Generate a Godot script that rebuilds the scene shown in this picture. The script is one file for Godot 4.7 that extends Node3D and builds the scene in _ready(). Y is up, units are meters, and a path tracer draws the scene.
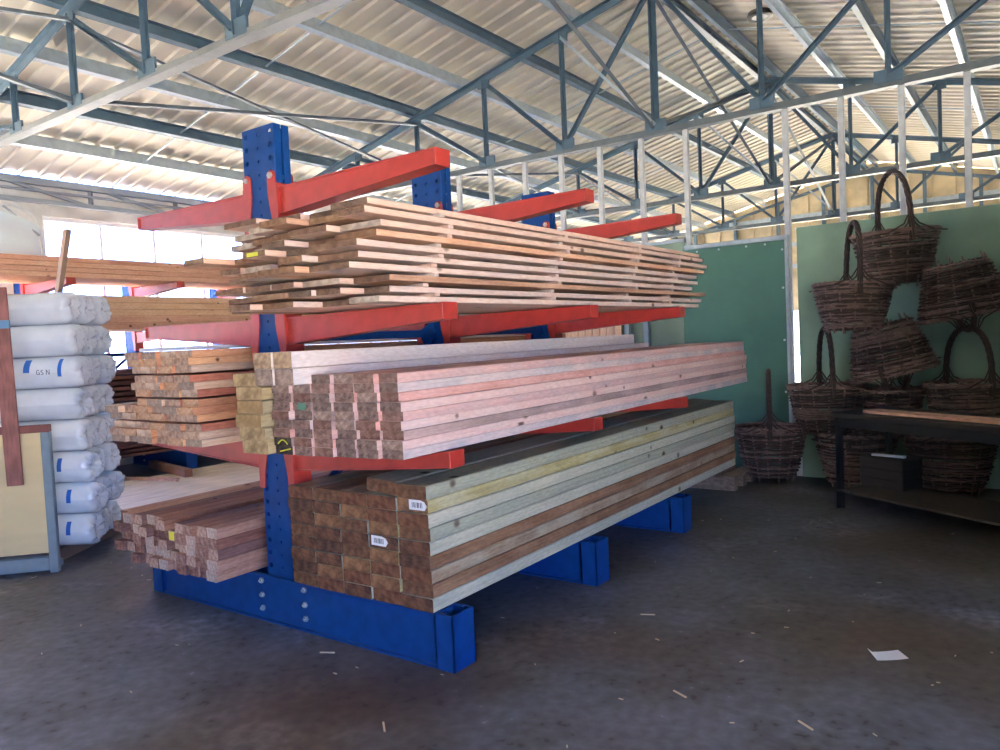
extends Node3D
# Warehouse with a double-sided cantilever timber rack.
# x runs along the rack arms (towards the far side door), -z runs along the timber, y is up. Metres.

# ------------------------------------------------------------------ mesh builder
class MB:
	var v := PackedVector3Array()
	var n := PackedVector3Array()
	var t := PackedVector2Array()
	func tri(a: Vector3, b: Vector3, c: Vector3, na: Vector3, nb: Vector3, nc: Vector3, ua := Vector2.ZERO, ub := Vector2.ZERO, uc := Vector2.ZERO):
		if (b - a).cross(c - a).dot(na + nb + nc) > 0.0:
			var s = b; b = c; c = s
			s = nb; nb = nc; nc = s
			var w = ub; ub = uc; uc = w
		v.append(a); v.append(b); v.append(c)
		n.append(na); n.append(nb); n.append(nc)
		t.append(ua); t.append(ub); t.append(uc)
	func flat(p: Array, out: Vector3, uv := []):
		var k = (p[1] - p[0]).cross(p[2] - p[0]).normalized()
		if k.length() < 0.5 and p.size() > 3:
			k = (p[2] - p[0]).cross(p[3] - p[0]).normalized()
		if k.dot(out) < 0: k = -k
		for i in range(1, p.size() - 1):
			var q = [Vector2.ZERO, Vector2.ZERO, Vector2.ZERO]
			if uv.size(): q = [uv[0], uv[i], uv[i + 1]]
			else:
				var j = 0
				for e in [p[0], p[i], p[i + 1]]:
					q[j] = Vector2(e.z, e.y) if absf(k.x) > 0.7 else (Vector2(e.x, e.z) if absf(k.y) > 0.7 else Vector2(e.x, e.y))
					j += 1
			tri(p[0], p[i], p[i + 1], k, k, k, q[0], q[1], q[2])
	func hexa(q: Array):  # 8 corners: 4 of one end, 4 of the other, same order
		var mid = Vector3.ZERO
		for e in q: mid += e / 8.0
		for f in [[0, 1, 2, 3], [4, 5, 6, 7], [0, 1, 5, 4], [1, 2, 6, 5], [2, 3, 7, 6], [3, 0, 4, 7]]:
			var c = (q[f[0]] + q[f[1]] + q[f[2]] + q[f[3]]) / 4.0
			flat([q[f[0]], q[f[1]], q[f[2]], q[f[3]]], c - mid)
	func box(lo: Vector3, hi: Vector3):
		hexa([Vector3(lo.x, lo.y, lo.z), Vector3(hi.x, lo.y, lo.z), Vector3(hi.x, hi.y, lo.z), Vector3(lo.x, hi.y, lo.z),
			Vector3(lo.x, lo.y, hi.z), Vector3(hi.x, lo.y, hi.z), Vector3(hi.x, hi.y, hi.z), Vector3(lo.x, hi.y, hi.z)])
	func cbox(lo: Vector3, hi: Vector3, c: float):  # box with chamfered edges
		var m = (lo + hi) / 2.0
		var h = (hi - lo) / 2.0
		for ax in 3:
			var b1 = (ax + 1) % 3
			var b2 = (ax + 2) % 3
			for s in [-1.0, 1.0]:
				var p = []
				for e in [[-1, -1], [1, -1], [1, 1], [-1, 1]]:
					var q = Vector3.ZERO
					q[ax] = s * h[ax]; q[b1] = e[0] * (h[b1] - c); q[b2] = e[1] * (h[b2] - c)
					p.append(m + q)
				var o = Vector3.ZERO
				o[ax] = s
				flat(p, o)
			for s1 in [-1.0, 1.0]:
				for s2 in [-1.0, 1.0]:
					var p = []
					for e in [[0, -1], [0, 1], [1, 1], [1, -1]]:
						var q = Vector3.ZERO
						q[b1] = s1 * (h[b1] - (c if e[0] == 1 else 0.0)); q[b2] = s2 * (h[b2] - (c if e[0] == 0 else 0.0)); q[ax] = e[1] * (h[ax] - c)
						p.append(m + q)
					var o = Vector3.ZERO
					o[b1] = s1; o[b2] = s2
					flat(p, o)
		for sx in [-1.0, 1.0]:
			for sy in [-1.0, 1.0]:
				for sz in [-1.0, 1.0]:
					var s = Vector3(sx, sy, sz)
					var p = []
					for a in 3:
						var q = s * (h - Vector3.ONE * c)
						q[a] = s[a] * h[a]
						p.append(m + q)
					flat(p, s)
	func prism(poly: PackedVector2Array, p0: Vector3, p1: Vector3, up := Vector3.UP):  # profile swept from p0 to p1
		var d = (p1 - p0).normalized()
		if absf(d.dot(up)) > 0.99: up = Vector3.RIGHT if absf(d.x) < 0.9 else Vector3.BACK
		var a = d.cross(up).normalized()
		var b = a.cross(d).normalized()
		var area = 0.0
		for i in poly.size():
			var q = poly[(i + 1) % poly.size()]
			area += poly[i].x * q.y - q.x * poly[i].y
		var sgn = 1.0 if area > 0 else -1.0
		var run = 0.0
		var L = p0.distance_to(p1)
		for i in poly.size():
			var e = poly[i]
			var f = poly[(i + 1) % poly.size()]
			var w = f - e
			var o = (a * w.y - b * w.x) * sgn
			flat([p0 + a * e.x + b * e.y, p0 + a * f.x + b * f.y, p1 + a * f.x + b * f.y, p1 + a * e.x + b * e.y], o,
				[Vector2(0, run), Vector2(0, run + w.length()), Vector2(L, run + w.length()), Vector2(L, run)])
			run += w.length()
		var ix = Geometry2D.triangulate_polygon(poly)
		for i in range(0, ix.size(), 3):
			for g in [[p0, -d], [p1, d]]:
				var c = []
				for k in 3:
					var e = poly[ix[i + k]]
					c.append(g[0] + a * e.x + b * e.y)
				flat(c, g[1])
	func bar(p0: Vector3, p1: Vector3, w: float, h: float, up := Vector3.UP):
		prism(PackedVector2Array([Vector2(-w / 2, -h / 2), Vector2(w / 2, -h / 2), Vector2(w / 2, h / 2), Vector2(-w / 2, h / 2)]), p0, p1, up)
	func tube(pts: Array, r: float, sides := 6, caps := true, r1 := -1.0):
		var rings = []
		var norms = []
		var prev = Vector3.ZERO
		for i in pts.size():
			var d = (pts[mini(i + 1, pts.size() - 1)] - pts[maxi(i - 1, 0)]).normalized()
			var a = prev
			if i == 0:
				a = d.cross(Vector3.UP if absf(d.y) < 0.9 else Vector3.RIGHT)
			a = (a - d * a.dot(d)).normalized()
			prev = a
			var b = d.cross(a)
			var ring = []
			var nr = []
			var rr = r if r1 < 0 else lerpf(r, r1, float(i) / (pts.size() - 1))
			for k in sides:
				var an = TAU * k / sides
				var o = a * cos(an) + b * sin(an)
				ring.append(pts[i] + o * rr); nr.append(o)
			rings.append(ring); norms.append(nr)
		for i in pts.size() - 1:
			for k in sides:
				var k2 = (k + 1) % sides
				tri(rings[i][k], rings[i][k2], rings[i + 1][k2], norms[i][k], norms[i][k2], norms[i + 1][k2])
				tri(rings[i][k], rings[i + 1][k2], rings[i + 1][k], norms[i][k], norms[i + 1][k2], norms[i + 1][k])
		if caps:
			flat(rings[0], pts[0] - pts[1])
			flat(rings[-1], pts[-1] - pts[-2])
	func grid(P: Array, outward: Callable, uvs := []):  # rows of points, smooth normals
		var N = []
		for i in P.size():
			var r = []
			for j in P[i].size():
				var du = P[mini(i + 1, P.size() - 1)][j] - P[maxi(i - 1, 0)][j]
				var dv = P[i][mini(j + 1, P[i].size() - 1)] - P[i][maxi(j - 1, 0)]
				var k = du.cross(dv).normalized()
				if k.dot(outward.call(P[i][j])) < 0: k = -k
				r.append(k)
			N.append(r)
		for i in P.size() - 1:
			for j in P[i].size() - 1:
				var q = [Vector2.ZERO, Vector2.ZERO, Vector2.ZERO, Vector2.ZERO]
				if uvs.size(): q = [uvs[i][j], uvs[i + 1][j], uvs[i + 1][j + 1], uvs[i][j + 1]]
				tri(P[i][j], P[i + 1][j], P[i + 1][j + 1], N[i][j], N[i + 1][j], N[i + 1][j + 1], q[0], q[1], q[2])
				tri(P[i][j], P[i + 1][j + 1], P[i][j + 1], N[i][j], N[i + 1][j + 1], N[i][j + 1], q[0], q[2], q[3])
	func into(m: ArrayMesh, mat: Material):
		var a = []
		a.resize(Mesh.ARRAY_MAX)
		a[Mesh.ARRAY_VERTEX] = v; a[Mesh.ARRAY_NORMAL] = n; a[Mesh.ARRAY_TEX_UV] = t
		m.add_surface_from_arrays(Mesh.PRIMITIVE_TRIANGLES, a)
		m.surface_set_material(m.get_surface_count() - 1, mat)
		return m
	func mesh(mat: Material): return into(ArrayMesh.new(), mat)

# ------------------------------------------------------------------ naming
var used := {}
func numbered(s: String) -> String:
	if not used.has(s):
		used[s] = 0
		return s
	used[s] += 1
	return "%s_%03d" % [s, used[s]]
func tag(o, label: String, cat: String, group := ""):
	o.set_meta("label", label); o.set_meta("category", cat)
	if group != "": o.set_meta("group", group)
	return o
func thing(called, label, cat, at := Vector3.ZERO, turn := 0.0, group := ""):
	var o := Node3D.new()
	o.name = numbered(called)
	add_child(o, true)
	o.position = at; o.rotation.y = turn
	return tag(o, label, cat, group)
func solo(called, m: Mesh, label, cat, at := Vector3.ZERO, group := ""):
	var o := MeshInstance3D.new()
	o.mesh = m; o.name = numbered(called)
	add_child(o, true)
	o.position = at
	return tag(o, label, cat, group)
func part(called, m: Mesh, parent, at := Vector3.ZERO):
	var o := MeshInstance3D.new()
	o.mesh = m; o.name = called
	parent.add_child(o, true)
	o.position = at
	return o
func struct(called, m = null):
	var o = Node3D.new() if m == null else MeshInstance3D.new()
	if m != null: o.mesh = m
	o.name = numbered(called)
	add_child(o, true)
	o.set_meta("kind", "structure")
	return o

# ------------------------------------------------------------------ textures and materials
func noise(s: int, f: float, oct := 4) -> FastNoiseLite:
	var k := FastNoiseLite.new()
	k.seed = s; k.frequency = f; k.noise_type = FastNoiseLite.TYPE_SIMPLEX_SMOOTH
	k.fractal_type = FastNoiseLite.FRACTAL_FBM; k.fractal_octaves = oct
	return k
func tex(w: int, h: int, f: Callable) -> ImageTexture:
	var d := PackedByteArray()
	d.resize(w * h * 3)
	var i := 0
	for y in h:
		for x in w:
			var c: Color = f.call(x, y)
			d[i] = clampi(int(c.r * 255.0), 0, 255); d[i + 1] = clampi(int(c.g * 255.0), 0, 255); d[i + 2] = clampi(int(c.b * 255.0), 0, 255)
			i += 3
	return ImageTexture.create_from_image(Image.create_from_data(w, h, false, Image.FORMAT_RGB8, d))
var grimes := {}
func seamless(s: int, f: float, lo: float, hi: float, size := 256, stretch := Vector2.ONE) -> ImageTexture:
	var key = [s, f, lo, hi, size, stretch]
	if grimes.has(key): return grimes[key]
	var k := noise(s, f, 5)
	var img := k.get_seamless_image(size, size)
	var t = tex(size, size, func(x, y):
		var g = lerpf(lo, hi, img.get_pixel(x, y).r)
		return Color(g, g, g))
	grimes[key] = t
	return t
func mat(c: Color, rough := 0.6, metal := 0.0, grime = null, scale := Vector3.ONE, spec := 0.5) -> StandardMaterial3D:
	var m := StandardMaterial3D.new()
	m.albedo_color = c; m.roughness = rough; m.metallic = metal; m.metallic_specular = spec
	if grime:
		m.albedo_texture = grime; m.uv1_triplanar = true; m.uv1_world_triplanar = true; m.uv1_scale = scale
	return m
func rgb(r, g, b) -> Color: return Color(r / 255.0, g / 255.0, b / 255.0)
# board: u along the length, v around; grain, tone patches and knots
func board_tex(s: int, c0: Color, c1: Color, c2: Color, knots: int, patch := 0.5, w := 640, h := 96) -> ImageTexture:
	var r := RandomNumberGenerator.new()
	r.seed = s
	var n1 := noise(s, 0.02, 3)
	var n2 := noise(s + 7, 0.012, 3)
	var n3 := noise(s + 13, 0.2, 2)
	var ks = []
	for i in knots:
		ks.append([r.randf() * w, r.randf() * h, r.randf_range(1.2, 3.6), r.randf_range(0.5, 1.0)])
	return tex(w, h, func(x, y):
		var bend = 0.0
		var dark = 0.0
		for k in ks:
			var dx = (x - k[0]) / k[2]
			if absf(dx) > 7.0: continue
			var dy = (y - k[1]) / k[2]
			var q = exp(-dx * dx * 0.12 - dy * dy * 0.2)
			bend += q * signf(dy) * 2.0
			dark = maxf(dark, clampf(1.6 - sqrt(dx * dx + dy * dy), 0.0, 1.0) * k[3])
		var g = 0.5 + 0.9 * n1.get_noise_2d(x * 0.35, (y + bend) * 14.0)
		var p = clampf(0.5 + 1.3 * n2.get_noise_2d(x * 1.2, y * 2.0), 0.0, 1.0)
		var f = n3.get_noise_2d(x * 0.5, y * 3.0) * 0.06
		var c: Color = c0.lerp(c1, clampf(g, 0.0, 1.0)).lerp(c2, p * patch)
		c = c.lerp(Color(0.16, 0.1, 0.07), dark * 0.8)
		return Color(c.r + f, c.g + f, c.b + f))
# sawn end: rings, saw marks, dirt
func end_tex(s: int, c0: Color, c1: Color, rough := 0.5) -> ImageTexture:
	var r := RandomNumberGenerator.new()
	r.seed = s
	var cx = r.randf_range(-40, 130)
	var cy = r.randf_range(70, 160)
	var n1 := noise(s, 0.022, 3)
	return tex(96, 96, func(x, y):
		var d = Vector2(x - cx, y - cy).length() + n1.get_noise_2d(x, y) * 8.0
		var ring = 0.5 + 0.5 * sin(d * 0.55)
		var k = n1.get_noise_2d(x * 1.3 + 300.0, y * 1.3)
		var c: Color = c0.lerp(c1, clampf(0.16 * ring + 0.42 + k * 1.5 * rough, 0.0, 1.0))
		return c)
func tmat(t: Texture2D, rough := 0.8, c := Color.WHITE) -> StandardMaterial3D:
	var m := StandardMaterial3D.new()
	m.albedo_texture = t; m.roughness = rough; m.albedo_color = c; m.metallic_specular = 0.3
	return m

var M := {}
func nth(i: int) -> String: return ["first", "second", "third", "fourth", "fifth", "sixth", "seventh", "eighth", "ninth", "tenth", "eleventh", "twelfth"][i]
func up_row(i: int) -> String: return "bottom row" if i == 0 else nth(i) + " row up"
var rng := RandomNumberGenerator.new()

# ------------------------------------------------------------------ timber
# one squared piece of timber, its near end at the origin, running to -z
func timber_mesh(w: float, h: float, l: float, side: Material, endm: Material, v0 := 0.0, c := 0.003) -> ArrayMesh:
	var b := MB.new()
	var e := MB.new()
	var x = w / 2
	var pr = [Vector2(-x + c, 0), Vector2(x - c, 0), Vector2(x, c), Vector2(x, h - c), Vector2(x - c, h), Vector2(-x + c, h), Vector2(-x, h - c), Vector2(-x, c)]
	var run = v0
	for i in 8:
		var p = pr[i]
		var q = pr[(i + 1) % 8]
		var len2 = (q - p).length()
		b.flat([Vector3(p.x, p.y, 0), Vector3(q.x, q.y, 0), Vector3(q.x, q.y, -l), Vector3(p.x, p.y, -l)], Vector3(p.x + q.x, p.y + q.y - h, 0),
			[Vector2(0, run), Vector2(0, run + len2 / 0.55), Vector2(l / 4.4, run + len2 / 0.55), Vector2(l / 4.4, run)])
		run += len2 / 0.55
	for z in [0.0, -l]:
		var p = []
		var u = []
		for q in pr:
			p.append(Vector3(q.x, q.y, z)); u.append(Vector2(q.x / w + 0.5, q.y / w))
		e.flat(p, Vector3(0, 0, 1.0 if z == 0.0 else -1.0), u)
	return e.into(b.mesh(side), endm)
func lay(m: Mesh, called, label, group, at: Vector3, yaw := 0.0, roll := 0.0, cat := "timber"):
	var o = solo(called, m, label, cat, at, group)
	o.rotation = Vector3(0, yaw, roll)
	return o
func wood_kind(s: int, cols: Array, ends: Array, knots := 8, patch := 0.5) -> Array:  # [[side material, end material]]
	var out = []
	for i in cols.size():
		var c = cols[i]
		out.append([tmat(board_tex(s + i * 17, c[0], c[1], c[2], knots, patch), 0.82), tmat(end_tex(s + i * 31, ends[i % ends.size()][0], ends[i % ends.size()][1]), 0.9)])
	return out

# ------------------------------------------------------------------ building
const RX := -3.62      # ridge
const RY := 5.62       # top chord line at the ridge
const SL := 0.237      # roof slope
const PAN := 1.21      # truss panel
const CH := 3.93       # bottom chord line
const XL := -11.05     # inner face of the window wall
const XR := 3.81
const ZF := -22.4
const ZB := 8.0
var TZ := [1.05, -3.63, -8.4, -13.05, -17.7]

func roof_y(x: float) -> float: return RY - SL * absf(x - RX)
func ang(s: float, t: float) -> PackedVector2Array:  # steel angle
	return PackedVector2Array([Vector2(-s / 2, -s / 2), Vector2(s / 2, -s / 2), Vector2(s / 2, -s / 2 + t), Vector2(-s / 2 + t, -s / 2 + t), Vector2(-s / 2 + t, s / 2), Vector2(-s / 2, s / 2)])
func tee(w: float, h: float, t: float, flip := 1.0) -> PackedVector2Array:
	var a = [Vector2(-w / 2, h / 2), Vector2(-w / 2, h / 2 - t), Vector2(-t / 2, h / 2 - t), Vector2(-t / 2, -h / 2), Vector2(t / 2, -h / 2), Vector2(t / 2, h / 2 - t), Vector2(w / 2, h / 2 - t), Vector2(w / 2, h / 2)]
	var o := PackedVector2Array()
	for p in a: o.append(Vector2(p.x, p.y * flip))
	return o
func ibeam(w: float, h: float, t: float) -> PackedVector2Array:
	var s = t * 0.7
	return PackedVector2Array([Vector2(-w / 2, -h / 2), Vector2(w / 2, -h / 2), Vector2(w / 2, -h / 2 + t), Vector2(s / 2, -h / 2 + t), Vector2(s / 2, h / 2 - t), Vector2(w / 2, h / 2 - t), Vector2(w / 2, h / 2), Vector2(-w / 2, h / 2), Vector2(-w / 2, h / 2 - t), Vector2(-s / 2, h / 2 - t), Vector2(-s / 2, -h / 2 + t), Vector2(-w / 2, -h / 2 + t)])
func cee(w: float, h: float, t: float) -> PackedVector2Array:
	return PackedVector2Array([Vector2(-w / 2, -h / 2), Vector2(w / 2, -h / 2), Vector2(w / 2, -h / 2 + 0.02), Vector2(w / 2 - t, -h / 2 + 0.02), Vector2(w / 2 - t, -h / 2 + t), Vector2(-w / 2 + t, -h / 2 + t), Vector2(-w / 2 + t, h / 2 - t), Vector2(w / 2 - t, h / 2 - t), Vector2(w / 2 - t, h / 2 - 0.02), Vector2(w / 2, h / 2 - 0.02), Vector2(w / 2, h / 2), Vector2(-w / 2, h / 2)])
func flip(p: PackedVector2Array) -> PackedVector2Array:
	var o := PackedVector2Array()
	for q in p: o.append(Vector2(-q.x, q.y))
	return o
func one(poly, a: Vector3, b: Vector3, m: Material, up := Vector3.UP) -> ArrayMesh:
	var k := MB.new()
	k.prism(poly, a, b, up)
	return k.mesh(m)

func roof_truss(z: float, label: String):
	var t = thing("roof_truss", label, "truss", Vector3(RX, 0, z), 0.0, "blue steel roof trusses")
	var m = M.truss
	var L = PAN * 6.05
	for s in [-1.0, 1.0]:
		part("top_chord", one(tee(0.1, 0.09, 0.012), Vector3(0, RY, 0), Vector3(s * L, RY - SL * L, 0), m), t)
	part("bottom_chord", one(tee(0.11, 0.085, 0.014, -1.0), Vector3(-L, CH - 0.03, 0), Vector3(L, CH - 0.03, 0), M.chord if z > -5.0 else M.chord2), t)
	for k in range(-5, 6):
		var x = k * PAN
		var y = RY - SL * absf(x)
		part("king_post" if k == 0 else "post", one(ang(0.07 if k == 0 else 0.05, 0.008), Vector3(x, CH, 0), Vector3(x, y, 0), m, Vector3.BACK), t)
		var g := MB.new()
		var h = 0.11 if absi(k) < 3 else 0.08
		g.cbox(Vector3(x - 0.13, CH - 0.02, -0.012), Vector3(x + 0.13, CH + h, 0.012), 0.003)
		part("gusset_plate", g.mesh(m), t)
		var g2 := MB.new()
		g2.cbox(Vector3(x - 0.09, y - h, -0.012), Vector3(x + 0.09, y, 0.012), 0.003)
		part("gusset_plate", g2.mesh(m), t)
		if k != 0:
			var s = signf(k)
			if absi(k) < 5:
				part("diagonal", one(ang(0.05, 0.007), Vector3(x + s * 0.03, CH + 0.05, 0.02), Vector3(x + s * (PAN - 0.03), RY - SL * (absf(x) + PAN) - 0.05, 0.02), m, Vector3.BACK), t)
		if absi(k) == 1:
			part("diagonal", one(ang(0.05, 0.007), Vector3(x, CH + 0.05, -0.02), Vector3(0, RY - 0.05, -0.02), m, Vector3.BACK), t)
		if k == -1:
			part("diagonal", one(ang(0.035, 0.006), Vector3(x, y - 0.05, 0.03), Vector3(0, CH + 0.05, 0.03), M.galv, Vector3.BACK), t)
	return t

func build_shell():
	# floor slab
	var b := MB.new()
	b.box(Vector3(XL - 0.25, -0.25, ZF - 0.2), Vector3(XR + 0.25, 0, ZB + 0.2))
	struct("floor", b.mesh(M.floor))
	# yard outside
	b = MB.new()
	b.box(Vector3(-70, -0.6, -80), Vector3(60, -0.26, 60))
	struct("ground", b.mesh(M.yard))
	# roof sheets, one part per sheet
	var roof = struct("ceiling")
	var Ls = 7.66
	b = MB.new()
	var prof = []
	for i in 4:
		for q in [[0.0, 0.03], [0.185, 0.03], [0.2, 0.0], [0.235, 0.0]]:
			prof.append(Vector2(i * 0.25 + q[0], q[1]))
	prof.append(Vector2(1.0, 0.03))
	for i in prof.size() - 1:
		var p = prof[i]
		var q = prof[i + 1]
		for d in [0.0, 0.012]:
			b.flat([Vector3(0, p.y + d, -p.x), Vector3(0, q.y + d, -q.x), Vector3(Ls, q.y + d, -q.x), Vector3(Ls, p.y + d, -p.x)], Vector3(0, -1 if d == 0.0 else 1, 0))
		for x in [0.0, Ls]:
			b.flat([Vector3(x, p.y, -p.x), Vector3(x, q.y, -q.x), Vector3(x, q.y + 0.012, -q.x), Vector3(x, p.y + 0.012, -p.x)], Vector3(-1 if x == 0.0 else 1, 0, 0))
	var sheet = b.mesh(M.roof)
	var slope = atan(SL)
	for s in [-1, 1]:
		var z = ZB + 0.3
		while z > ZF - 0.3:
			var o = part("roof_sheet", sheet, roof, Vector3(RX, RY + 0.205, z))
			if s == 1: o.basis = Basis(Vector3.BACK, -slope)
			else:
				o.basis = Basis(Vector3.BACK, slope) * Basis(Vector3.UP, PI)
				o.position.z = z - 1.0
			z -= 1.0
	b = MB.new()
	b.prism(PackedVector2Array([Vector2(-0.3, -0.015), Vector2(0, 0.055), Vector2(0.3, -0.015), Vector2(0.3, 0.0), Vector2(0, 0.07), Vector2(-0.3, 0.0)]), Vector3(RX, RY + 0.25, ZB + 0.3), Vector3(RX, RY + 0.25, ZF - 0.3))
	part("ridge_cap", b.mesh(M.roof), roof)
	# window wall
	var wl = struct("wall_left")
	var th = 0.22
	var pieces = [[0.0, 1.3, ZF, -4.98], [3.55, 4.03, ZF, ZB], [0.0, 3.55, -4.98, -4.2], [3.5, 3.55, -4.2, 0.8], [0.0, 3.55, 0.8, ZB]]
	for p in pieces:
		b = MB.new()
		b.box(Vector3(XL - th, p[0], p[2]), Vector3(XL, p[1], p[3]))
		part("wall_block", b.mesh(M.plaster), wl)
	var bays = [[-4.98, -8.25], [-8.55, -12.9], [-13.2, -17.55], [-17.85, -22.2]]
	for bay in bays:
		var w = struct("window_%d" % (bays.find(bay) + 1))
		b = MB.new()
		var z0 = bay[1]
		var z1 = bay[0]
		for y in [1.3, 3.5]: b.cbox(Vector3(XL - 0.12, y, z0), Vector3(XL - 0.06, y + 0.05, z1), 0.004)
		for z in [z0, z1 - 0.05]: b.cbox(Vector3(XL - 0.12, 1.35, z), Vector3(XL - 0.06, 3.5, z + 0.05), 0.004)
		part("window_frame", b.mesh(M.white), w)
		var cnt = roundi((z1 - z0) / 0.8)
		var st = (z1 - z0) / cnt
		for i in cnt:
			b = MB.new()
			b.box(Vector3(XL - 0.095, 1.35, z0 + i * st + 0.02), Vector3(XL - 0.09, 3.5, z0 + (i + 1) * st - 0.02))
			part("pane", b.mesh(M.glass), w)
			if i > 0:
				b = MB.new()
				b.cbox(Vector3(XL - 0.11, 1.35, z0 + i * st - 0.02), Vector3(XL - 0.07, 3.5, z0 + i * st + 0.02), 0.004)
				part("mullion", b.mesh(M.white), w)
	for z in [-8.4, -13.05, -17.7, -22.3]:
		b = MB.new()
		b.cbox(Vector3(XL - th, 1.3, z - 0.15), Vector3(XL, 3.55, z + 0.15), 0.01)
		part("pier", b.mesh(M.plaster), wl)
	# side wall on the other side: a wide loading opening beside the camera
	var wr = struct("wall_right")
	for p in DOOR_R:
		b = MB.new()
		b.box(Vector3(XR, p[0], p[2]), Vector3(XR + th, p[1], p[3]))
		part("wall_block", b.mesh(M.plaster), wr)
	# gable behind the camera
	var wb = struct("wall_back")
	for p in DOOR_B:
		b = MB.new()
		b.box(Vector3(p[0], p[2], ZB), Vector3(p[1], p[3], ZB + th))
		part("wall_block", b.mesh(M.plaster), wb)
	b = MB.new()
	b.prism(PackedVector2Array([Vector2(XL - RX, 3.9), Vector2(XR - RX, 3.9), Vector2(0, RY + 0.1)]), Vector3(RX, 0, ZB + th), Vector3(RX, 0, ZB))
	part("wall_gable", b.mesh(M.plaster), wb)
	# far gable: ribbed cream cladding, sheet by sheet
	var wf = struct("wall_far")
	var x = XL - 0.2
	var sill = 0.0
	while x < XR + 0.2:
		sill = 2.0 if x > -7.0 and x < 1.5 else 0.0
		var x1 = minf(x + 0.5, XR + 0.22)
		b = MB.new()
		var y0 = roof_y(x) + 0.185
		var y1 = roof_y(x1) + 0.185
		for r in [[0.0, 0.44, 0.0], [0.44, 0.5, 0.045]]:
			var a = x + r[0]
			var c = minf(x + r[1], x1)
			if c <= a: continue
			var ya = lerpf(y0, y1, r[0] / 0.5)
			var yc = lerpf(y0, y1, r[1] / 0.5)
			b.hexa([Vector3(a, sill, ZF - 0.03), Vector3(c, sill, ZF - 0.03), Vector3(c, yc, ZF - 0.03), Vector3(a, ya, ZF - 0.03), Vector3(a, sill, ZF + r[2]), Vector3(c, sill, ZF + r[2]), Vector3(c, yc, ZF + r[2]), Vector3(a, ya, ZF + r[2])])
		part("cladding_sheet", b.mesh(M.clad), wf)
		x += 0.5
	for y in [3.25, 3.85, 4.6]:
		var hw = minf((RY - y) / SL, 7.3)
		part("girt", one(cee(0.06, 0.12, 0.006), Vector3(RX - hw, y, ZF + 0.09), Vector3(RX + hw, y, ZF + 0.09), M.galv), wf)
	part("rake_rail", one(ang(0.08, 0.008), Vector3(RX - 7.3, roof_y(RX - 7.3) - 0.02, ZF + 0.12), Vector3(RX, RY - 0.02, ZF + 0.12), M.truss), wf)
	part("rake_rail", one(ang(0.08, 0.008), Vector3(RX + 7.3, roof_y(RX + 7.3) - 0.02, ZF + 0.12), Vector3(RX, RY - 0.02, ZF + 0.12), M.truss), wf)
	for k in range(-5, 6):
		part("wall_post", one(ibeam(0.08, 0.1, 0.008), Vector3(RX + k * PAN, 3.1, ZF + 0.13), Vector3(RX + k * PAN, roof_y(RX + k * PAN) - 0.06, ZF + 0.13), M.truss, Vector3.BACK), wf)

	# trusses
	var tl = ["blue steel roof truss behind the camera end of the rack bay", "blue steel roof truss above the near end of the timber rack, pale grey bottom chord", "blue steel roof truss carrying the white posts over the green partition", "blue steel roof truss next behind the one over the partition", "blue steel roof truss farthest back, in front of the ribbed cream gable"]
	for i in TZ.size(): roof_truss(TZ[i], tl[i])
	# purlins: deep blue beams and bright zinc channels take turns
	var ords = ["first", "second", "third", "fourth", "fifth", "sixth", "seventh", "eighth", "ninth"]
	for s in [-1, 1]:
		for i in 9:
			var d = 0.13 + i * 0.885
			if i == 8 and s == -1: continue
			var px = RX + s * d
			var y = RY - SL * d + 0.12
			var a = Vector3(px, y, ZB)
			var c = Vector3(px, y, ZF + 0.05)
			var up = Vector3(s * SL, 1, 0).normalized()
			var side = "window slope" if s == -1 else "slope away from the windows"
			if i % 2 == 0: solo("purlin", one(ibeam(0.075, 0.15, 0.009), a, c, M.truss, up), "blue steel I-beam purlin, %s down from the ridge, %s" % [ords[i], side], "purlin", Vector3.ZERO, "roof purlins")
			else: solo("purlin", one(cee(0.065, 0.15, 0.005) if s == 1 else flip(cee(0.065, 0.15, 0.005)), a, c, M.galv, up), "bright zinc channel purlin, %s down from the ridge, %s" % [ords[i], side], "purlin", Vector3.ZERO, "roof purlins")
	# thin sag rods across the purlins, mid bay
	var names = ["over the timber rack", "in the first bay behind the partition", "in the second bay behind the partition"]
	for i in 3:
		var z = [-5.85, -10.7, -15.4][i]
		for s in [-1, 1]:
			b = MB.new()
			b.tube([Vector3(RX + s * 0.1, RY + 0.1, z), Vector3(RX + s * 7.2, RY - SL * 7.2 + 0.1, z)], 0.011, 6)
			solo("sag_rod", b.mesh(M.galv), "thin zinc rod across the purlins %s, %s" % [names[i], "window slope" if s == -1 else "other slope"], "rod", Vector3.ZERO, "sag rods")
	# crossed braces standing between neighbouring trusses
	for k in [-3, 0, 3]:
		for i in TZ.size() - 1:
			var px = RX + k * PAN
			var yt = roof_y(px) - 0.06
			var z0 = TZ[i]
			var z1 = TZ[i + 1]
			var t = thing("cross_brace", "crossed steel braces %s, %s" % [["at the ridge", "under the window slope", "under the other slope"][[0, -3, 3].find(k)], ["before the rack truss", "from rack truss to partition truss", "just behind the partition truss", "between the two farthest trusses"][i]], "brace", Vector3(px, CH, 0), 0.0, "braces between the trusses")
			part("brace_bar", one(ang(0.045, 0.006), Vector3(0.03, 0.04, z0), Vector3(0.03, yt - CH, z1), M.brace), t)
			part("brace_bar", one(ang(0.045, 0.006), Vector3(-0.03, yt - CH, z0), Vector3(-0.03, 0.04, z1), M.brace), t)
	# lattice girder along the top of the window wall
	var lg = thing("lattice_girder", "grey lattice girder running along the wall above the bright windows", "girder", Vector3(XL + 0.1, 0, 0))
	part("top_rail", one(ang(0.09, 0.01), Vector3(0, 3.98, ZF + 0.3), Vector3(0, 3.98, ZB - 0.2), M.grey_steel), lg)
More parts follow.
